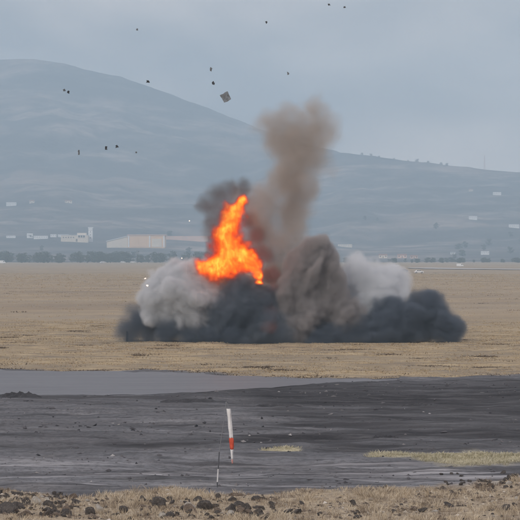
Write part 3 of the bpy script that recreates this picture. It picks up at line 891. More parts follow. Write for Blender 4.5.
    mound(417, 405, 55, 3, 'long low soil ridge at right below the tan field', 531)
    mound(195, 402, 70, 3.0, 'long soil ridge just below the tarmac near the windsock top', 541)
    # small dark stake at the left foot of the smoke
    p = ground_at(127, 342); s = p.y / F
    bm = bmesh.new(); tube(bm, [(0, 0, -0.2), (0.01, 0, 0.35), (0.03, 0, 0.78)], [0.10, 0.10, 0.085], 8)
    st = empty('marker_stake', p)
    bm_obj('post', bm, simple('weathered_wood', (0.05, 0.045, 0.045)), st)
    bm = bmesh.new(); tube(bm, [(0.03, 0, 0.78), (0.03, 0, 0.84)], [0.12, 0.11], 8); bm_obj('cap', bm, simple('stake_cap', (0.07, 0.07, 0.075)), st)
    tag(st, 'short dark stake at the left foot of the smoke', 'stake')
build_rocks()

def crumbs(name, p, sz, stops, label, cat, seed):
    """Angular crumbs strewn over the ground, all in one mesh."""
    rs = np.random.RandomState(seed)
    base = np.array([(1, 0, 0), (-1, 0, 0), (0, 1, 0), (0, -1, 0), (0, 0, 1), (0, 0, -1)], float)
    tri = np.array([(0, 2, 4), (2, 1, 4), (1, 3, 4), (3, 0, 4), (2, 0, 5), (1, 2, 5), (3, 1, 5), (0, 3, 5)])
    n = len(p)
    V = base[None] * (1 + 0.5 * rs.normal(size=(n, 6, 1)).clip(-1, 1)) + 0.25 * rs.normal(size=(n, 6, 3))
    V = V * (sz[:, None, None] * np.array([1.5, 1.2, 0.8])) + p[:, None, :] + np.array([0, 0, 0.005])
    me = bpy.data.meshes.new(name)
    me.from_pydata(V.reshape(-1, 3).tolist(), [], (tri[None] + 6 * np.arange(n)[:, None, None]).reshape(-1, 3).tolist())
    a = me.attributes.new('tint', 'FLOAT', 'POINT'); a.data.foreach_set('value', np.repeat(rs.rand(n), 6).astype(np.float32))
    g = G(name)
    me.materials.append(g.bsdf(g.ramp(g.attr('tint'), stops), 0.95))
    tag(link(bpy.data.objects.new(name, me)), label, cat, kind='stuff')
def build_clods():
    rs = np.random.RandomState(404)
    p = scatter(3600, 383, 500, 'dark', 411, 0.6, clump=0.10)
    px = px_of(p[:, 0], p[:, 1]); rw = row_of(p[:, 1]); t_, b_ = road_edges(px)
    p = p[~((rw < b_ + 1) & (px < 397))]
    crumbs('soil_crumbs', p, 0.018 + 0.045 * rs.rand(len(p)) ** 3 * np.clip(p[:, 1] / 100, 1, 2),
           [(0.0, (0.03, 0.03, 0.035)), (0.75, (0.12, 0.115, 0.125)), (0.93, (0.20, 0.19, 0.19)), (1.0, (0.42, 0.41, 0.41))],
           'small crumbs of dark soil strewn over the churned ground', 'soil', 405)
    p = scatter(9000, 476, 540, 'fg', 421, 0.3, clump=0.35)
    crumbs('gravel', p, 0.012 + 0.05 * rs.rand(len(p)) ** 3,
           [(0.0, (0.05, 0.042, 0.038)), (0.5, (0.16, 0.13, 0.105)), (0.8, (0.34, 0.29, 0.23)), (1.0, (0.66, 0.62, 0.56))],
           'mixed dark and pale gravel littering the near bank', 'gravel', 425)
build_clods()

# ------------------------------------------------------------------ windsock
def build_windsock():
    base = ground_at(217, 494.5)
    s = base.y / F
    root = empty('windsock', base)
    def L(px, row): 
        q = at(px, row, base.y) - base
        return Vector((q.x, 0, q.z))
    steel = simple('galvanised_steel', (0.22, 0.23, 0.25), 0.5, Metallic=0.5)
    dark = simple('dark_pole_paint', (0.07, 0.075, 0.085), 0.6)
    white = simple('white_pole_paint', (0.66, 0.66, 0.66), 0.6)
    def seg(a, b, r, mat, name='pole_section'):
        bm = bmesh.new(); tube(bm, [a, (a + b) / 2, b], r, 10); return bm_obj(name, bm, mat, root)
    P = [L(217, 495.5), L(217.4, 482), L(218.2, 469), L(219.3, 452), L(226.3, 403.5)]
    seg(P[0] - Vector((0, 0, 0.15)), P[1], 0.020, dark); seg(P[1], P[2], 0.021, white); seg(P[2], P[3], 0.018, dark); seg(P[3], P[4], 0.012, steel)
    # swivel head, arm and hoop
    top = P[4]
    bm = bmesh.new(); tube(bm, [top - Vector((0, 0, 0.05)), top + Vector((0, 0, 0.05))], 0.026, 10); bm_obj('swivel', bm, steel, root)
    hc = L(228.4, 408.5)
    bm = bmesh.new(); tube(bm, [top + Vector((0, 0, 0.02)), top + Vector((0.03, -0.03, 0.0)), hc + Vector((0, -0.04, 0.04))], 0.010, 8); bm_obj('arm', bm, steel, root)
    # limp sock, folded flat by its own weight
    path = [(228.4, 408.5, 2.35, 1.9), (229.1, 414, 2.55, 1.6), (230.0, 424, 2.35, 1.5), (231.0, 434, 2.25, 1.4), (231.3, 438, 2.5, 1.5),
            (231.6, 441, 2.9, 1.6), (231.7, 446, 2.7, 1.5), (231.8, 449.5, 1.7, 1.2), (232.0, 455, 1.25, 1.0), (232.2, 459.5, 0.95, 0.8), (232.4, 463.5, 0.9, 0.7)]
    def ring(px, row, w, dd, k):
        c = L(px, row); out_ = []
        for q in range(20):
            a = 2 * math.pi * q / 20
            f = 1 + 0.20 * math.sin(5 * a + k * 0.9) + 0.12 * math.sin(9 * a - k * 1.7) + 0.10 * math.sin(k * 2.3)
            w_ = w * 0.70
            out_.append(c + Vector((math.cos(a) * w_ * s * f, math.sin(a) * dd * s * f, 0.12 * w * s * math.sin(3 * a + k))))
        return out_
    dense = []
    for i in range(len(path) - 1):
        for j in range(3):
            t = j / 3; dense.append([path[i][q] * (1 - t) + path[i + 1][q] * t for q in range(4)])
    dense.append(list(path[-1]))
    rings = [ring(*d_, k * 0.45) for k, d_ in enumerate(dense)]
    g = G('sock_white'); n = g.noise(g.coord(), 9, 5)
    wm = g.bsdf(g.ramp(n, [(0.3, (0.66, 0.66, 0.67)), (0.7, (0.84, 0.84, 0.84))]), 0.75, bump=n, bstr=0.5, bdist=0.02)
    g = G('sock_red'); n = g.noise(g.coord(), 9, 5)
    rm = g.bsdf(g.ramp(n, [(0.3, (0.50, 0.055, 0.025)), (0.7, (0.72, 0.11, 0.05))]), 0.75, bump=n, bstr=0.5, bdist=0.02)
    g = G('sock_pink'); n = g.noise(g.coord(), 9, 5)
    pm = g.bsdf(g.ramp(n, [(0.3, (0.50, 0.22, 0.20)), (0.7, (0.70, 0.40, 0.36))]), 0.75)
    sock = empty('sock', (0, 0, 0)); sock.parent = root
    def band(i0, i1, mat, label):
        V = [v for r_ in rings[i0:i1 + 1] for v in r_]; Fc = []
        for i in range(i1 - i0):
            for q in range(20): Fc.append((i * 20 + q, i * 20 + (q + 1) % 20, (i + 1) * 20 + (q + 1) % 20, (i + 1) * 20 + q))
        o = mesh_obj('band', V, Fc, mat, sock, True); o['label'] = label
        sd = o.modifiers.new('cloth', 'SOLIDIFY'); sd.thickness = 0.004
    band(0, 12, wm, 'long white upper band of the sock'); band(12, 21, rm, 'bright red middle band of the sock')
    band(21, 27, wm, 'thin white lower band of the sock'); band(27, 30, pm, 'faded red tip of the sock')
    bm = bmesh.new()
    pts = [hc + Vector((math.cos(a) * 1.8 * s, math.sin(a) * 2.1 * s, 0.006)) for a in [2 * math.pi * q / 24 for q in range(25)]]
    tube(bm, pts, 0.009, 6, False); bm_obj('hoop', bm, steel, root)
    tag(root, 'limp white and red windsock hanging on a thin leaning pole', 'windsock')
build_windsock()

# ------------------------------------------------------------------ flying debris
def build_debris():
    soot = simple('scorched_metal', (0.035, 0.036, 0.04), 0.6)
    grey = simple('grey_sheet', (0.15, 0.165, 0.18), 0.6)
    def frag(px, py, wpx, hpx, mat, label, seed, name='debris_fragment', Y=240.0):
        p = at(px, py, Y); s = Y / F
        rs = np.random.RandomState(seed)
        n = 7
        u, v = np.meshgrid(np.linspace(-1, 1, n), np.linspace(-1, 1, n))
        ang = np.arctan2(v, u); rag = 1 + (0.22 if name == 'debris_sheet' else 0.6) * fbm2(np.cos(ang) * 1.5 + seed, np.sin(ang) * 1.5, seed, 3)
        X = u * wpx * s * 0.5 * rag; Z = v * hpx * s * 0.5 * rag
        Yy = (0.22 if name == 'debris_sheet' else 0.7) * wpx * s * fbm2(u * 1.3 + seed, v * 1.3, seed + 5, 3)
        th = 0.06 * wpx * s + 0.02
        V = [(x, y - th, z) for x, y, z in zip(X.ravel(), Yy.ravel(), Z.ravel())] + [(x, y + th, z) for x, y, z in zip(X.ravel(), Yy.ravel(), Z.ravel())]
        fs = [tuple(f) for f in grid_faces(n, n).tolist()]
        faces = fs + [tuple(i + n * n for i in f[::-1]) for f in fs]
        rim = list(range(n)) + [n * (i + 1) + n - 1 for i in range(n - 1)] + [n * n - 2 - i for i in range(n - 1)] + [n * (n - 2 - i) for i in range(n - 2)]
        for i in range(len(rim)):
            a, b = rim[i], rim[(i + 1) % len(rim)]
            faces.append((b, a, a + n * n, b + n * n))
        o = mesh_obj(name, V, faces, mat)
        o.location = p
        o.rotation_euler = (rs.uniform(-0.35, 0.35), rs.uniform(-0.6, 0.6), rs.uniform(-0.5, 0.5))
        tag(o, label, 'debris', 'fragments thrown into the air')
    frag(225.8, 97.3, 8.2, 8.6, grey, 'largest grey torn sheet flying left of the smoke column top', 602, 'debris_sheet')
    frag(213.4, 83.5, 2.4, 3.6, soot, 'black fragment just above and left of the torn grey sheet', 612)
    frag(211, 69.5, 1.8, 3.4, grey, 'thin slanted fragment highest above the torn grey sheet', 622)
    frag(148, 81.5, 2.8, 2.4, soot, 'black fragment in the sky just above the mountain ridge', 632)
    frag(116.8, 146.3, 2.7, 2.7, soot, 'round black fragment before the mountain, right one of a pair', 642)
    frag(106, 148, 1.8, 3.2, soot, 'thin dark fragment before the mountain, left one of a pair', 652)
    frag(64.2, 90, 2.2, 2, grey, 'grey fragment high before the mountain, upper one of two close together', 662)
    frag(68.4, 92, 2.4, 2.6, soot, 'dark fragment high before the mountain, lower one of two close together', 672)
    frag(78.8, 152.5, 1.6, 4.5, grey, 'faint upright sliver before the lower mountain slope', 682)
    frag(137.2, 29.6, 1.6, 1.8, grey, 'tiny fragment alone in the upper left sky', 692)
    frag(136, 152.4, 1.4, 1.4, grey, 'tiny fragment before the slope right of the black pair', 702)
    frag(266.3, 22.3, 1.8, 2, soot, 'small dark fragment in the upper sky left of the centre top', 712)
    frag(288.2, 73.5, 1.6, 2.4, grey, 'small fragment in the sky directly above the smoke column', 722)
    frag(329, 4.6, 1.8, 1.8, soot, 'small dark fragment at the top edge, left one of two', 732)
    frag(344.5, 7.2, 1.8, 1.5, soot, 'small dark fragment at the top edge, right one of two', 742)
    # glowing sparks
    g = G('hot_spark')
    f = g.noise(g.coord(), 6, 3)
    e = g.n('ShaderNodeEmission', {'Color': g.ramp(f, [(0.3, (1.0, 0.62, 0.42)), (0.7, (1.0, 0.93, 0.86))]), 'Strength': 1.6})
    g.t.links.new(e.outputs[0], g.out.inputs['Surface'])
    for px, py, wv, lab in ((189.5, 221, 1.7, 'bright spark in the air left of the flame top'), (145.2, 278.5, 2.2, 'upper of two bright sparks at the left rim of the pale smoke'),
                            (147.2, 285.5, 2.8, 'lower of two bright sparks at the left rim of the pale smoke'), (182, 258, 1.7, 'bright spark just above the pale smoke billow')):
        me = rock_mesh(int(px), 2, 0.9); me.name = 'spark'; me.materials.append(g.m)
        o = link(bpy.data.objects.new('spark', me)); o.location = at(px, py, 236.0); k = wv * 236.0 / F * 0.5; o.scale = (k, k, k)
        tag(o, lab, 'spark', 'glowing sparks')
build_debris()

# ------------------------------------------------------------------ far trees
def build_trees():
    bark = simple('bark', (0.07, 0.055, 0.045))
    g = G('tree_leaves')
    leaf = g.bsdf(g.ramp(g.attr('tint'), [(0.0, (0.040, 0.052, 0.042)), (0.6, (0.075, 0.090, 0.066)), (1.0, (0.12, 0.13, 0.09))]), 0.85)
    def crown(seed, h, rx, lobes, slim):
        rs = np.random.RandomState(seed)
        V = []; Fc = []; T = []
        for _ in range(lobes):
            z = rs.uniform(0.16, 0.95) * h
            rr = rx * (1 - abs((z / h - 0.58) / 0.62) ** 2) * rs.uniform(0.2, 0.85)
            a = rs.uniform(0, 6.28); c = np.array([math.cos(a) * rr, math.sin(a) * rr, z]); lr = rs.uniform(0.16, 0.34) * rx * (1 if not slim else 0.9)
            for _k in range(26):
                q = rs.normal(size=3); q /= np.linalg.norm(q)
                p = c + q * lr * rs.uniform(0.6, 1.1) * np.array([1, 1, 0.8 if not slim else 1.4])
                a1 = rs.normal(size=3); a1 /= np.linalg.norm(a1); b1 = np.cross(a1, rs.normal(size=3)); b1 /= np.linalg.norm(b1)
                s_ = lr * rs.uniform(0.22, 0.5); k = len(V)
                V += [p - a1 * s_, p + b1 * s_ * 0.7, p + a1 * s_, p - b1 * s_ * 0.7]; Fc.append((k, k + 1, k + 2, k + 3)); T += [rs.rand()] * 4
        me = bpy.data.meshes.new('crown'); me.from_pydata([tuple(v) for v in V], [], Fc)
        at_ = me.attributes.new('tint', 'FLOAT', 'POINT'); at_.data.foreach_set('value', np.array(T, np.float32)); me.materials.append(leaf)
        return me
    def trunk(seed, h, r):
        rs = np.random.RandomState(seed); bm = bmesh.new()
        tube(bm, [(0, 0, -0.6), (rs.uniform(-.1, .1), 0, h * 0.25), (rs.uniform(-.2, .2), 0, h * 0.5), (0, 0, h * 0.85)], [r, r * 0.8, r * 0.55, r * 0.1], 7)
        for k in range(5):
            a = rs.uniform(0, 6.28); z = h * rs.uniform(0.28, 0.6); l = h * rs.uniform(0.2, 0.32)
            tube(bm, [(0, 0, z), (math.cos(a) * l * 0.5, math.sin(a) * l * 0.5, z + l * 0.35), (math.cos(a) * l, math.sin(a) * l, z + l * 0.6)], [r * 0.45, r * 0.3, r * 0.08], 5)
        me = bpy.data.meshes.new('trunk'); bm.to_mesh(me); bm.free(); me.materials.append(bark); return me
    var = [(trunk(i, 9, 0.32), crown(i + 50, 9, rx, 30, False)) for i, rx in enumerate((3.6, 4.6, 5.2, 4.0))]
    cyp = (trunk(9, 16, 0.35), crown(91, 16, 2.4, 40, True))
    def place(px, row_base, hpx, Y, wide, label, group, vv=None, name='tree'):
        z = CAM_Z + (HOR - row_base) / F * Y
        t = empty(name, ((px - 260) / F * Y, Y, z), random.uniform(0, 6.28))
        tr, cr = vv or random.choice(var)
        hh = 16.0 if vv else 9.0
        k = hpx * Y / F / hh
        t.scale = (k * wide, k * wide, k)
        link(bpy.data.objects.new('trunk', tr), t); link(bpy.data.objects.new('crown', cr), t)
        tag(t, label, 'tree', group)
    rs = np.random.RandomState(12)
    # tree line at the foot of the slope
    xs = []
    for a, b, n in ((0, 40, 18), (40, 66, 13), (66, 100, 16), (100, 135, 16), (138, 176, 16), (176, 210, 11), (395, 420, 9), (420, 525, 34), (345, 395, 10), (-60, 0, 8), (530, 600, 8)):
        xs += list(rs.uniform(a, b, n))
    for x in sorted(xs):
        Y = rs.uniform(3000, 3350); tall = rs.uniform(6, 11.5) if x < 210 else rs.uniform(3, 5.5)
        place(x, row_of(Y) + 0.2, tall, Y, rs.uniform(0.9, 1.5), 'dark green tree in the hazy row at the far edge of the plain' if x < 300 else 'small hazy tree in the row right of the smoke at the plain edge',
              'trees along the left of the far plain edge' if x < 300 else 'trees along the right of the far plain edge')
    place(137.5, row_of(2950), 13.5, 2950, 0.95, 'tall dark slim tree in front of the tan hangar', None, cyp)
    # trees on the lower slopes
    for i in range(34):
        px = rs.uniform(-10, 530); row = 259 - 34 * rs.rand() ** 1.8
        p = hill_point(px, row)
        t = empty('tree', p - Vector((0, 0, 0.5)), rs.uniform(0, 6.28)); tr, cr = var[i % 4]
        k = rs.uniform(0.7, 1.25); t.scale = (k * 1.2, k * 1.2, k)
        link(bpy.data.objects.new('trunk', tr), t); link(bpy.data.objects.new('crown', cr), t)
        tag(t, 'small hazy tree standing on the lower mountain slope', 'tree', 'trees scattered on the lower slope')
    for i, px in enumerate((362, 371, 379, 394, 408, 417, 428, 441, 447)):
        p = hill_point(px, np.interp(px, CREST_PX, CREST_Y) + 0.2)
        t = empty('tree', p - Vector((0, 0, 0.8)), i); tr, cr = var[i % 4]
        k = rs.uniform(0.5, 0.9); t.scale = (k * 1.6, k * 1.6, k)
        link(bpy.data.objects.new('trunk', tr), t); link(bpy.data.objects.new('crown', cr), t)
        tag(t, 'tiny tree on the skyline of the right hand ridge', 'tree', 'trees on the right ridge')
build_trees()

# ------------------------------------------------------------------ far buildings
def build_buildings():
    WHITE = simple('white_render', (0.88, 0.88, 0.87), 0.8, 0.08, 0.2)
    CREAM = simple('cream_render', (0.80, 0.70, 0.57), 0.8, 0.1, 0.2)
    TAN = simple('tan_cladding', (0.86, 0.58, 0.36), 0.8, 0.08, 0.1)
    PINK = simple('pink_render', (0.74, 0.50, 0.40), 0.8, 0.1, 0.1)
    REDR = simple('roof_tiles', (0.30, 0.15, 0.11), 0.85)
    GREYR = simple('grey_roof', (0.34, 0.35, 0.37), 0.8)
    PALER = simple('pale_sheet_roof', (0.85, 0.85, 0.86), 0.6)
    GLASS = simple('dark_glass', (0.04, 0.05, 0.06), 0.2)
    SHUT = simple('grey_shutter', (0.50, 0.51, 0.53), 0.6)
    DOOR = simple('door_paint', (0.18, 0.15, 0.12), 0.6)
    def bx(name, mat, parent, *a, bevel=0.0):
        bm = bmesh.new(); box(bm, *a, bevel=bevel); return bm_obj(name, bm, mat, parent)
    def gable(name, w_, d_, z, h, mat, parent, over=0.4):
        w2, d2 = w_ / 2 + over, d_ / 2 + over
        V = [(-w2, -d2, z), (w2, -d2, z), (w2, d2, z), (-w2, d2, z), (-w2, 0, z + h), (w2, 0, z + h), (-w2, -d2, z - 0.25), (w2, -d2, z - 0.25), (w2, d2, z - 0.25), (-w2, d2, z - 0.25)]
        Fc = [(0, 1, 5, 4), (2, 3, 4, 5), (1, 2, 5), (3, 0, 4), (6, 7, 1, 0), (7, 8, 2, 1), (8, 9, 3, 2), (9, 6, 0, 3), (9, 8, 7, 6)]
        return mesh_obj(name, V, Fc, mat, parent)
    def house(p, w_, d_, h, wall, roof, label, group, rz=0.0, nwin=3, flat=False, name='house'):
        t = empty(name, p, rz)
        bx('wall', wall, t, 0, 0, h / 2 - 1, w_, d_, h + 2)
        if flat:
            bx('roof', roof, t, 0, 0, h + 0.2, w_ + 0.5, d_ + 0.5, 0.4)
        else: gable('roof', w_, d_, h, h * 0.35, roof, t)
        for k in range(nwin):
            x = -w_ / 2 + w_ * (k + 0.5) / nwin
            if k == nwin // 2 and not flat: bx('door', DOOR, t, x, -d_ / 2 - 0.03, 1.1, 1.2, 0.1, 2.2)
            else:
                f = bx('window', SHUT if flat else GLASS, t, x, -d_ / 2 - 0.02, h * 0.58, min(1.5, w_ / nwin * 0.5), 0.08, min(1.5, h * 0.35))
                bx('sill', wall, f, x, -d_ / 2 - 0.08, h * 0.58 - min(1.5, h * 0.35) / 2 - 0.08, min(1.5, w_ / nwin * 0.5) + 0.3, 0.2, 0.12)
        tag(t, label, 'building', group)
        return t
    def hp(px, row): return hill_point(px, row)
    def sz(p): return p.y / F
    V1 = 'buildings on the slopes'
    def h_at(px, row, wpx, hpx, wall, roof, label, flat=False, nwin=3, rz=0.0, group=V1, name='house'):
        p = hp(px, row); s = sz(p)
        return house(p, wpx * s, max(wpx * s * 0.6, 6), hpx * s * (1 if flat else 0.75), wall, roof, label, group, rz, nwin, flat, name)
    h_at(11.5, 208, 10, 3.2, WHITE, PALER, 'long white building low on the mountain slope at the left edge', True, 6)
    h_at(32, 207, 5, 3, CREAM, REDR, 'small tan house on the slope right of the long white one')
    h_at(68.5, 208, 7, 3, CREAM, REDR, 'tan red roofed house alone on the left mountain slope')
    h_at(497, 201, 8, 2.6, WHITE, PALER, 'highest white house on the right slope', True, 4)
    h_at(473, 227.5, 8, 3, WHITE, PALER, 'white building on the right slope below the highest house', True, 4)
    h_at(514, 233.5, 10, 3.4, WHITE, PALER, 'white building on the slope at the right edge', True, 5)
    h_at(453, 254.5, 5, 2.4, WHITE, GREYR, 'small white house at the slope foot, left of its larger neighbour')
    h_at(485, 255, 8, 3.2, WHITE, PALER, 'wide white house at the slope foot at right', True, 4)
    h_at(471, 194, 4, 2.4, CREAM, REDR, 'tiny faint house high on the right slope')
    h_at(402, 258, 9, 4, PINK, REDR, 'low pinkish house at the slope foot right of the smoke')
    h_at(414, 258.5, 7, 3.4, PINK, REDR, 'pinkish house at the slope foot, right of its wider neighbour')
    h_at(383, 258, 8, 4, CREAM, REDR, 'pinkish tan house at the slope foot behind the pale smoke')
    h_at(345, 242, 14, 2.6, CREAM, GREYR, 'long low tan building on the slope right of the smoke billow', True, 6)
    # works on the left
    V2 = 'works buildings at the foot of the mountain'
    h_at(30, 239, 6, 4.5, WHITE, PALER, 'boxy white shed at the left end of the works', True, 2, group=V2, name='shed')
    h_at(11, 239.5, 9, 2.2, WHITE, GREYR, 'faint low shed left of the boxy white shed', True, 4, group=V2, name='shed')
    h_at(41, 240, 14, 2.8, WHITE, PALER, 'long low white shed next to the boxy white shed', True, 6, group=V2, name='shed')
    h_at(53.5, 239.3, 6, 2.6, WHITE, PALER, 'short white shed in the middle of the works row', True, 3, group=V2, name='shed')
    h_at(63.5, 239, 11, 2.6, WHITE, PALER, 'white shed touching the cream works hall', True, 5, group=V2, name='shed')
    # cream hall with windows and tower
    p = hp(75, 242.3); s = sz(p)
    t = empty('works_hall', p)
    bx('wall', CREAM, t, 0, 0, 3.2 * s - 1, 27 * s, 26, 6.4 * s + 2)
    bx('roof', PALER, t, 0, 0, 6.5 * s, 27.4 * s, 27, 0.5)
    bx('upper_storey', CREAM, t, 7 * s, 0, 7.6 * s, 9 * s, 20, 2.2 * s)
    for k in (4.6, 7.0, 9.4):
        f = bx('window', GLASS, t, k * s, -13.1, 5.2 * s, 1.6 * s, 0.3, 1.9 * s); bx('sill', WHITE, f, k * s, -13.25, 4.1 * s, 2.0 * s, 0.5, 0.25)
    for k in (-11, -8.5, -6, -3.5, -1): bx('window', GLASS, t, k * s, -13.1, 4.2 * s, 1.1 * s, 0.3, 1.0 * s)
    bx('door', DOOR, t, 2.2 * s, -13.1, 1.4 * s, 1.6 * s, 0.3, 2.8 * s)
    tag(t, 'cream works hall with dark windows beside the white tower', 'building', V2)
    p = hp(90.6, 242.0); s = sz(p)
    t = empty('tower', p)
    bx('shaft', WHITE, t, 0, 0, 7 * s - 1, 4.2 * s, 7, 14 * s + 2, bevel=0.2)
    bx('cap', PALER, t, 0, 0, 14.2 * s, 5.2 * s, 8.4, 0.8 * s, bevel=0.2)
    for k in (4, 7, 10): bx('window', GLASS, t, 0, -3.55, k * s, 0.9 * s, 0.2, 0.8 * s)
    bx('band', GREYR, t, 0, 0, 11.7 * s, 4.5 * s, 7.5, 0.4 * s)
    tag(t, 'square white tower at the right end of the works', 'tower', V2)
    # tan hangar
    p = hp(147, 247.3); s = sz(p)
    t = empty('hangar', p)
    bx('wall', TAN, t, 0, 0, 5.8 * s - 1.5, 37 * s, 60, 11.6 * s + 3)
    bx('roof', PINK, t, 0.5 * s, 0, 12.0 * s, 39 * s, 62, 0.9 * s, bevel=0.3)
    for k in (-17.5, 3.4, 17.6): bx('pilaster', WHITE, t, k * s, -30.4, 5.6 * s, 1.3 * s, 0.8, 11.2 * s)
    for k in (-11.5, -3.2): bx('door_leaf', TAN, t, k * s, -30.3, 4.2 * s, 7.6 * s, 0.6, 8.2 * s)
    bx('door_leaf', CREAM, t, 10.5 * s, -30.3, 4.2 * s, 9.6 * s, 0.6, 8.2 * s)
    tag(t, 'big tan hangar with pinkish roof left of the explosion', 'building', V2)
    p = hp(117.5, 247); s = sz(p)
    t = empty('warehouse', p)
    V = [(-10 * s, -22, -2), (10.6 * s, -22, -2), (10.6 * s, 22, -2), (-10 * s, 22, -2), (-10 * s, -22, 5.5 * s), (10.6 * s, -22, 10.5 * s), (10.6 * s, 22, 10.5 * s), (-10 * s, 22, 5.5 * s)]
    mesh_obj('wall', V, [(0, 1, 5, 4), (1, 2, 6, 5), (2, 3, 7, 6), (3, 0, 4, 7), (0, 3, 2, 1)], CREAM, t)
    V = [(-10.6 * s, -23, 5.5 * s), (10.8 * s, -23, 10.7 * s), (10.8 * s, 23, 10.7 * s), (-10.6 * s, 23, 5.5 * s)]
    V += [(a, b, c + 0.9) for a, b, c in V]
    mesh_obj('roof', V, [(4, 5, 6, 7), (3, 2, 1, 0), (0, 1, 5, 4), (1, 2, 6, 5), (2, 3, 7, 6), (3, 0, 4, 7)], PALER, t)
    bx('door', CREAM, t, 2 * s, -22.15, 2.4 * s, 5.0 * s, 0.4, 4.6 * s)
    tag(t, 'pale warehouse with sloping roof attached left of the tan hangar', 'building', V2)
    p = hp(187, 241); s = sz(p)
    house(p, 42 * s, 30, 4.2 * s, PINK, PINK, 'long low pinkish building right of the tan hangar behind the smoke', V2, 0, 3, True, 'long_shed')
    # mast on the right ridge
    p = hp(484.5, 169.5); s = sz(p)
    t = empty('radio_mast', p)
    bm = bmesh.new()
    hgt = 15 * s
    for k in range(3):
        a = 2.094 * k
        tube(bm, [(math.cos(a) * 2.2, math.sin(a) * 2.2, -2), (math.cos(a) * 0.5, math.sin(a) * 0.5, hgt)], [0.32, 0.2], 6)
    bm_obj('legs', bm, simple('mast_paint', (0.55, 0.30, 0.27)), t)
    bm = bmesh.new()
    for k in range(10):
        z0 = hgt * k / 10; r0 = 2.2 - 1.7 * k / 10
        for j in range(3):
            a, b = 2.094 * j, 2.094 * (j + 1)
            tube(bm, [(math.cos(a) * r0, math.sin(a) * r0, z0), (math.cos(b) * (r0 - .17), math.sin(b) * (r0 - .17), z0 + hgt / 10)], 0.14, 5)
    bm_obj('bracing', bm, simple('mast_brace', (0.6, 0.58, 0.57)), t)
    bx('antenna', WHITE, t, 0, 0, hgt + 1.5, 0.6, 0.6, 3.4)
    tag(t, 'thin faint radio mast on the right ridge skyline', 'mast')
build_buildings()

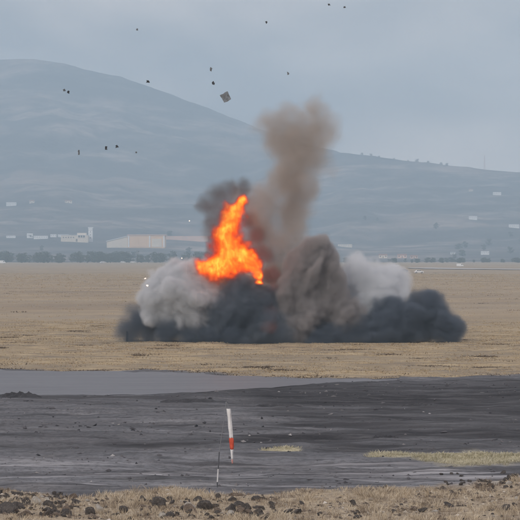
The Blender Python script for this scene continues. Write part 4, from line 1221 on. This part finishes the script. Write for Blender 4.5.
# ------------------------------------------------------------------ vehicles
def build_vehicles():
    GL = simple('car_glass', (0.03, 0.035, 0.04), 0.15)
    TY = simple('tyre_rubber', (0.025, 0.025, 0.026), 0.85)
    RIM = simple('wheel_rim', (0.45, 0.45, 0.46), 0.4)
    LAMP = simple('head_lamp', (0.8, 0.8, 0.76), 0.2)
    TAIL = simple('tail_lamp', (0.45, 0.03, 0.03), 0.3)
    def wheel_mesh():
        bm = bmesh.new(); tube(bm, [(0, -0.11, 0), (0, 0.11, 0)], 0.33, 16); me = bpy.data.meshes.new('tyre'); bm.to_mesh(me); bm.free(); me.materials.append(TY)
        bm = bmesh.new(); tube(bm, [(0, -0.13, 0), (0, 0.13, 0)], 0.2, 12); mr = bpy.data.meshes.new('rim'); bm.to_mesh(mr); bm.free(); mr.materials.append(RIM)
        return me, mr
    WT, WR = wheel_mesh()
    def prism(name, prof, w_, mat, parent, bev=0.05):
        bm = bmesh.new()
        a = [bm.verts.new((x, -w_ / 2, z)) for x, z in prof]; b = [bm.verts.new((x, w_ / 2, z)) for x, z in prof]
        bm.faces.new(a); bm.faces.new(b[::-1])
        for i in range(len(prof)): j = (i + 1) % len(prof); bm.faces.new((a[j], a[i], b[i], b[j]))
        bmesh.ops.recalc_face_normals(bm, faces=bm.faces[:])
        if bev: bmesh.ops.bevel(bm, geom=bm.edges[:], offset=bev, segments=2, affect='EDGES')
        return bm_obj(name, bm, mat, parent)
    def car(p, rz, paint, label, group, van=False, k=1.0):
        t = empty('parked_van' if van else 'parked_car', p, rz); t.scale = (k, k, k)
        if van:
            prof = [(-2.5, 0.35), (2.5, 0.35), (2.55, 0.95), (2.1, 1.15), (1.55, 2.1), (1.3, 2.25), (-2.45, 2.25), (-2.5, 2.1)]
            prism('body', prof, 1.9, paint, t)
            prism('windscreen', [(2.16, 1.18), (1.66, 2.04), (1.60, 2.0), (2.1, 1.14)], 1.6, GL, t, 0)
            for sy in (-0.965, 0.965):
                bm = bmesh.new(); box(bm, 1.2, sy, 1.6, 0.8, 0.03, 0.55); bm_obj('side_window', bm, GL, t)
            xs = (1.6, -1.6)
        else:
            prism('body', [(-2.15, 0.32), (2.1, 0.32), (2.15, 0.72), (1.95, 0.9), (1.0, 1.0), (-1.75, 1.02), (-2.15, 0.95)], 1.75, paint, t)
            prism('cabin', [(1.05, 0.97), (0.35, 1.45), (-1.0, 1.47), (-1.75, 1.0)], 1.5, paint, t)
            prism('windscreen', [(1.06, 1.02), (0.42, 1.44), (0.36, 1.40), (1.0, 0.98)], 1.34, GL, t, 0)
            for sy in (-0.765, 0.765):
                for x0, x1 in ((-0.1, 0.62), (-1.1, -0.22)):
                    bm = bmesh.new(); box(bm, (x0 + x1) / 2, sy, 1.2, x1 - x0, 0.03, 0.3); bm_obj('side_window', bm, GL, t)
            xs = (1.3, -1.3)
        for x in xs:
            for sy in (-0.8, 0.8):
                wo = link(bpy.data.objects.new('wheel', WT), t); wo.location = (x, sy, 0.33)
                link(bpy.data.objects.new('rim', WR), wo)
        for sy in (-0.6, 0.6):
            bm = bmesh.new(); box(bm, 2.56 if van else 2.13, sy, 0.72, 0.06, 0.3, 0.16); bm_obj('headlight', bm, LAMP, t)
            bm = bmesh.new(); box(bm, -2.52 if van else -2.16, sy, 0.85, 0.06, 0.25, 0.2); bm_obj('tail_light', bm, TAIL, t)
        tag(t, label, 'van' if van else 'car', group)
    W = simple('white_car_paint', (0.82, 0.82, 0.82), 0.35, 0.03)
    D = simple('dark_car_paint', (0.055, 0.06, 0.075), 0.35, 0.05)
    O = simple('silver_car_paint', (0.55, 0.56, 0.58), 0.35, 0.05)
    GV = 'vehicles far out on the plain'
    def g(px, row): 
        Y = depth(row); X = (px - 260) / F * Y; return Vector((X, Y, hz(X, Y)))
    car(g(419, 273), R(8), W, 'white car parked on the plain right of the pale smoke', GV, False, 0.9)
    car(g(403, 272), R(175), D, 'dark car half hidden at the right edge of the pale smoke', GV)
    car(g(396, 266.5), R(3), W, 'white car farther back above the pale smoke at right', GV)
    car(g(460, 266.6), R(0), W, 'white van alone before the right hand houses', GV, True, 0.9)
    car(g(2, 263.8), R(0), W, 'white van at the left edge by the far trees', GV, True, 1.3)
    for px, lab in ((103, 'white car left of the other parked cars by the far trees'), (123, 'white car before the far trees, just left of the slim tree'), (133, 'white car at the foot of the slim tree')):
        car(g(px, 262.8), R(random.uniform(-20, 20)), W, lab, 'white cars by the far trees', False, 1.2)
    car(g(101, 263.3), R(80), O, 'silver car by the far trees below the white tower', 'cars by the far trees')
build_vehicles()
